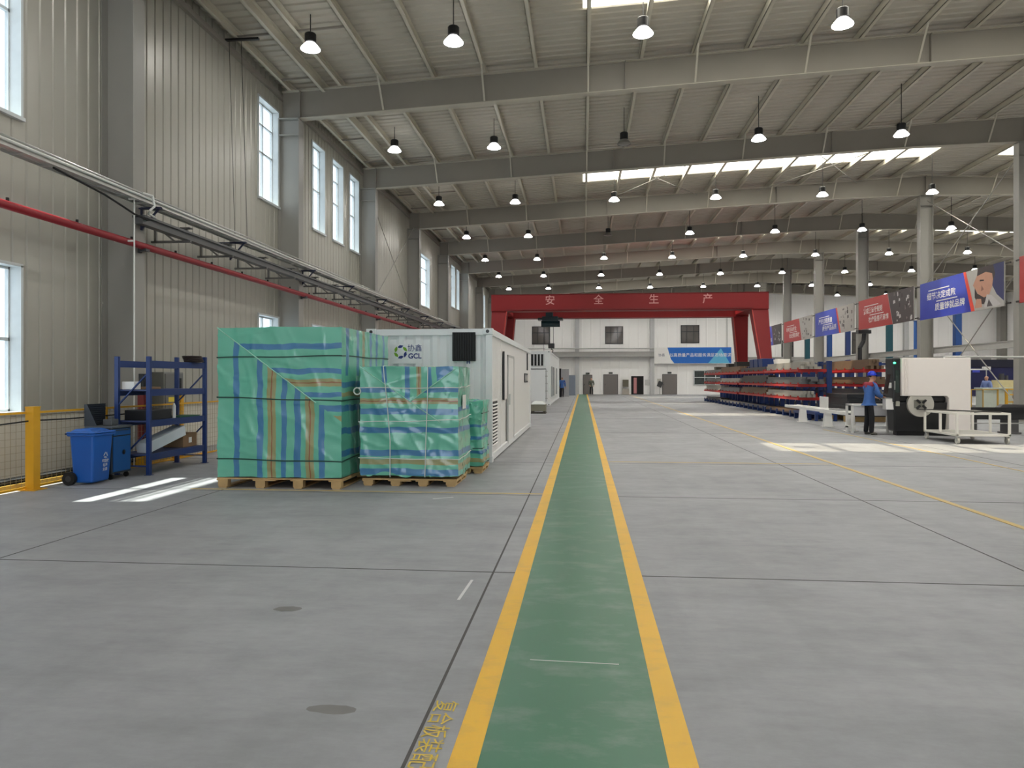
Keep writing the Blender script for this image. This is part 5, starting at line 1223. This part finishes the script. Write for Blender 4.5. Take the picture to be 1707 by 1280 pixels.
def person(label, loc, rz, J, jacket, trousers, shoes, hat=None, yoke=None, scale=1.0):
    """J: joint positions, figure facing +x; l / r = the figure's left (+y) and right (-y)"""
    t = thing('person', label, 'person', loc, rz); t.scale = (scale,) * 3
    def mid(a, c, s=.5): return tuple(Vector(J[a]).lerp(Vector(J[c]), s))
    hd = Vector(J['head']); fw = Vector(J.get('face', (1, 0, -.15))).normalized()
    j = {'pelvis': (J['pelvis'], .08, .07), 'belly': (mid('pelvis', 'chest'), .10, .075), 'chest': (J['chest'], .11, .08), 'neck': (J['neck'], .058, .058),
         'jaw': (tuple(hd + fw * .025 - Vector((0, 0, .06))), .066, .075), 'head': (tuple(hd + Vector((0, 0, .03))), .078, .092), 'crown': (tuple(hd + Vector((-.01, 0, .10))), .06, .07),
         'nose': (tuple(hd + fw * .105 + Vector((0, 0, -.015))), .014, .016)}
    e = [('pelvis', 'belly'), ('belly', 'chest'), ('chest', 'neck'), ('neck', 'jaw'), ('jaw', 'head'), ('head', 'crown'), ('head', 'nose')]
    for s in 'lr':
        sg = 1 if s == 'l' else -1
        j['ear' + s] = (tuple(hd + Vector((-.01, sg * .088, -.005))), .012, .022); e.append(('head', 'ear' + s))
        j['sh' + s] = (tuple(Vector(J['sh' + s]).lerp(Vector(J['chest']), .22)), .024, .024); j['el' + s] = (J['el' + s], .024, .024); j['wr' + s] = (J['wr' + s], .030, .030)
        d = (Vector(J['wr' + s]) - Vector(J['el' + s])).normalized(); pm = Vector(J['wr' + s]) + d * .075
        j['palm' + s] = (tuple(pm), .036, .020); e += [('chest', 'sh' + s), ('sh' + s, 'el' + s), ('el' + s, 'wr' + s), ('wr' + s, 'palm' + s)]
        side = d.cross(Vector((0, 0, 1))); side = side.normalized() if side.length > .2 else Vector((1, 0, 0)); dn = side.cross(d)
        if dn.z > 0: dn = -dn
        for q, (off, ln) in enumerate(((-.030, .062), (-.010, .075), (.010, .070), (.028, .055))):
            b0 = pm + side * off + d * .03; f1 = b0 + d * ln * .5 + dn * .012; f2 = f1 + d * ln * .35 + dn * .03
            j['f%d%sa' % (q, s)] = (tuple(b0), .010, .010); j['f%d%sb' % (q, s)] = (tuple(f1), .009, .009); j['f%d%sc' % (q, s)] = (tuple(f2), .008, .008)
            e += [('palm' + s, 'f%d%sa' % (q, s)), ('f%d%sa' % (q, s), 'f%d%sb' % (q, s)), ('f%d%sb' % (q, s), 'f%d%sc' % (q, s))]
        th = pm + side * (-.045 * sg) - d * .02; j['t0' + s] = (tuple(th), .011, .011); j['t1' + s] = (tuple(th + d * .045 + side * (-.012 * sg) + dn * .02), .009, .009)
        e += [('wr' + s, 't0' + s), ('t0' + s, 't1' + s)]
        j['hip' + s] = ((J['hip' + s][0], J['hip' + s][1] * .8, J['hip' + s][2] - .06), .045, .045); j['kn' + s] = (J['kn' + s], .045, .045); j['an' + s] = (J['an' + s], .03, .03); j['toe' + s] = (tuple(Vector(J['an' + s]).lerp(Vector(J['toe' + s]), .5)), .022, .018)
        e += [('pelvis', 'hip' + s), ('hip' + s, 'kn' + s), ('kn' + s, 'an' + s), ('an' + s, 'toe' + s)]
    skin('body', j, e, SKIN, t)
    k = {'waist': (tuple(Vector(J['pelvis']) + Vector((0, 0, .02))), .165, .15), 'hem': (tuple(Vector(J['pelvis']) - Vector((0, 0, .12))), .165, .165), 'mid': (mid('pelvis', 'chest', .55), .165, .13), 'chest': (J['chest'], .20, .155), 'col': (mid('chest', 'neck', .8), .085, .08)}
    e = [('mid', 'waist'), ('waist', 'hem'), ('mid', 'chest'), ('chest', 'col')]
    for s in 'lr':
        k['sh' + s] = (J['sh' + s], .105, .105); k['el' + s] = (J['el' + s], .074, .074); k['cuff' + s] = (mid('el' + s, 'wr' + s, .9), .052, .052)
        e += [('chest', 'sh' + s), ('sh' + s, 'el' + s), ('el' + s, 'cuff' + s)]
    jk = skin('jacket', k, e, jacket, t)
    if yoke:                                        # the shoulders of the jacket are made of red cloth
        jk.data.materials.append(yoke); zc = J['chest'][2]
        for p in jk.data.polygons:
            if p.center.z > zc + .03 + .10 * abs(p.center.y) and abs(p.center.y) < .25: p.material_index = 1
    k = {'p': (J['pelvis'], .115, .10)}; e = []
    for s in 'lr':
        k['h' + s] = ((J['hip' + s][0], J['hip' + s][1] * .8, J['hip' + s][2] - .08), .082, .082); k['k' + s] = (J['kn' + s], .08, .08); k['a' + s] = (tuple(Vector(J['an' + s]) + Vector((0, 0, -.03))), .066, .066)
        e += [('p', 'h' + s), ('h' + s, 'k' + s), ('k' + s, 'a' + s)]
    skin('trousers', k, e, trousers, t)
    for s in 'lr':
        a, to = Vector(J['an' + s]), Vector(J['toe' + s]); d = (to - a); d.z = 0; d.normalize()
        z0 = min(a.z, .09) - .038
        skin('shoe', {'a': (tuple(Vector((a.x, a.y, a.z - .035)) - d * .03), .056, .045), 'b': (tuple(a * .45 + to * .55 + Vector((0, 0, -.012))), .05, .042), 'c': (tuple(to + Vector((0, 0, 0))), .042, .032)}, [('a', 'b'), ('b', 'c')], shoes, t)
    up = Vector((-.06, 0, 1)).normalized()
    if hat:
        h = MB(); h.lathe([(.128, 0), (.124, .03), (.112, .07), (.082, .108), (.045, .126), (0, .132)], tuple(hd + Vector((-.005, 0, .055))), 24)
        h.hull8(taper(hd.x + .06, hd.x + .175, hd.y - .075, hd.y + .075, hd.z + .048, hd.x + .06, hd.x + .165, hd.y - .08, hd.y + .08, hd.z + .064))
        h.box(hd.x - .055, hd.x + .045, hd.y - .012, hd.y + .012, hd.z + .165, hd.z + .192)
        o = h.build('helmet', hat, None, smooth=True); o.parent = t
    h = skin('hair', {'a': (tuple(hd + Vector((-.035, 0, .075))), .078, .082), 'b': (tuple(hd + Vector((-.062, 0, 0))), .055, .076)}, [('a', 'b')], mat('black_hair', (24, 22, 22), 0.6), t)
    return t
WBLUE = mat('work_jacket_blue', (62, 102, 168), 0.8, 0, 0.12, 14, bump=.2); WRED = mat('work_jacket_red', (150, 44, 62), 0.8, 0, 0.1); BTROU = mat('black_trousers', (18, 18, 24), 0.85, 0, 0.15, 12)
SHOE = mat('grey_work_shoe', (70, 68, 62), 0.7); HELM = mat('blue_helmet', (28, 52, 190), 0.25, 0, 0.03)
J0 = dict(pelvis=(0, 0, .98), chest=(.04, 0, 1.36), neck=(.06, 0, 1.53), head=(.10, 0, 1.65), face=(1, 0, -.3),
          shl=(.03, .19, 1.44), shr=(.03, -.19, 1.44), ell=(.10, .26, 1.15), elr=(.12, -.25, 1.16), wrl=(.28, .16, 1.08), wrr=(.33, -.14, 1.10),
          hipl=(0, .10, .93), hipr=(0, -.10, .93), knl=(.03, .12, .51), knr=(.02, -.11, .51), anl=(-.02, .13, .085), anr=(.0, -.12, .085), toel=(.15, .16, .035), toer=(.17, -.14, .035))
person('person in blue jacket, red shoulders and blue helmet working at the machine screen', (8.16, 21.8, 0), R(12), J0, WBLUE, BTROU, SHOE, HELM, WRED)
J1 = dict(J0, face=(1, 0, 0), head=(.04, 0, 1.66), neck=(.02, 0, 1.53), chest=(0, 0, 1.36), ell=(-.08, .25, 1.15), elr=(.06, -.25, 1.15), wrl=(-.02, .26, .90), wrr=(.18, -.25, .92),
          knl=(.12, .11, .52), knr=(-.02, -.11, .51), anl=(.14, .11, .10), anr=(-.18, -.11, .12), toel=(.30, .12, .04), toer=(-.05, -.12, .045))
person('person in a blue jacket and dark trousers walking beside the tall dark cabinet', (-1.82, 63.6, 0), R(80), J1, WBLUE, BTROU, SHOE)
J2 = dict(J0, face=(1, 0, 0), head=(.03, 0, 1.66), neck=(.01, 0, 1.53), chest=(0, 0, 1.36), ell=(.02, .27, 1.14), elr=(.06, -.27, 1.14), wrl=(.14, .20, .96), wrr=(.2, -.18, 1.0))
person('person in a grey jacket standing before the narrow grey door at the end wall', (.85, 75.8, 0), R(-85), J2, mat('grey_jacket', (92, 94, 84), 0.8), BTROU, SHOE, scale=.97)
person('person in a pale blue jacket behind the pale green bench in the next bay', (20.95, 40.2, 0), R(-160), J2, mat('pale_blue_jacket', (120, 138, 190), 0.8), BTROU, SHOE)

# ------------------------------------------------------------ marks on the floor
def blot(name, x, y, rx, ry, m_, n=18, seed=1):
    r = random.Random(seed); b = MB(); b.face([(x + rx * math.cos(2 * math.pi * i / n) * r.uniform(.85, 1.1), y + ry * math.sin(2 * math.pi * i / n) * r.uniform(.85, 1.1), .0012) for i in range(n)])
    return struct(b.build(name, m_, origin=(x, y, 0), recalc=False))
STAIN = mat('dark_floor_stain', (112, 110, 107), 0.5, 0, 0.15, 8); SCUFF = mat('pale_floor_scuff', (206, 206, 204), 0.5)
blot('floor_marking_21', -1.21, 3.43, .13, .05, STAIN, seed=3)
blot('floor_marking_22', -2.05, 4.9, .10, .06, STAIN, seed=5)
b = MB(); b.bar((-.90, 5.22, .001), (-.88, 5.75, .001), .022, .001); struct(b.build('floor_marking_23', SCUFF))
b = MB(); b.bar((-2.0, 9.6, .001), (-1.75, 9.75, .001), .05, .001); struct(b.build('floor_marking_24', SCUFF))
b = MB(); b.bar((-.3, 4.14, .004), (.2, 4.12, .004), .008, .001); struct(b.build('floor_marking_25', SCUFF))
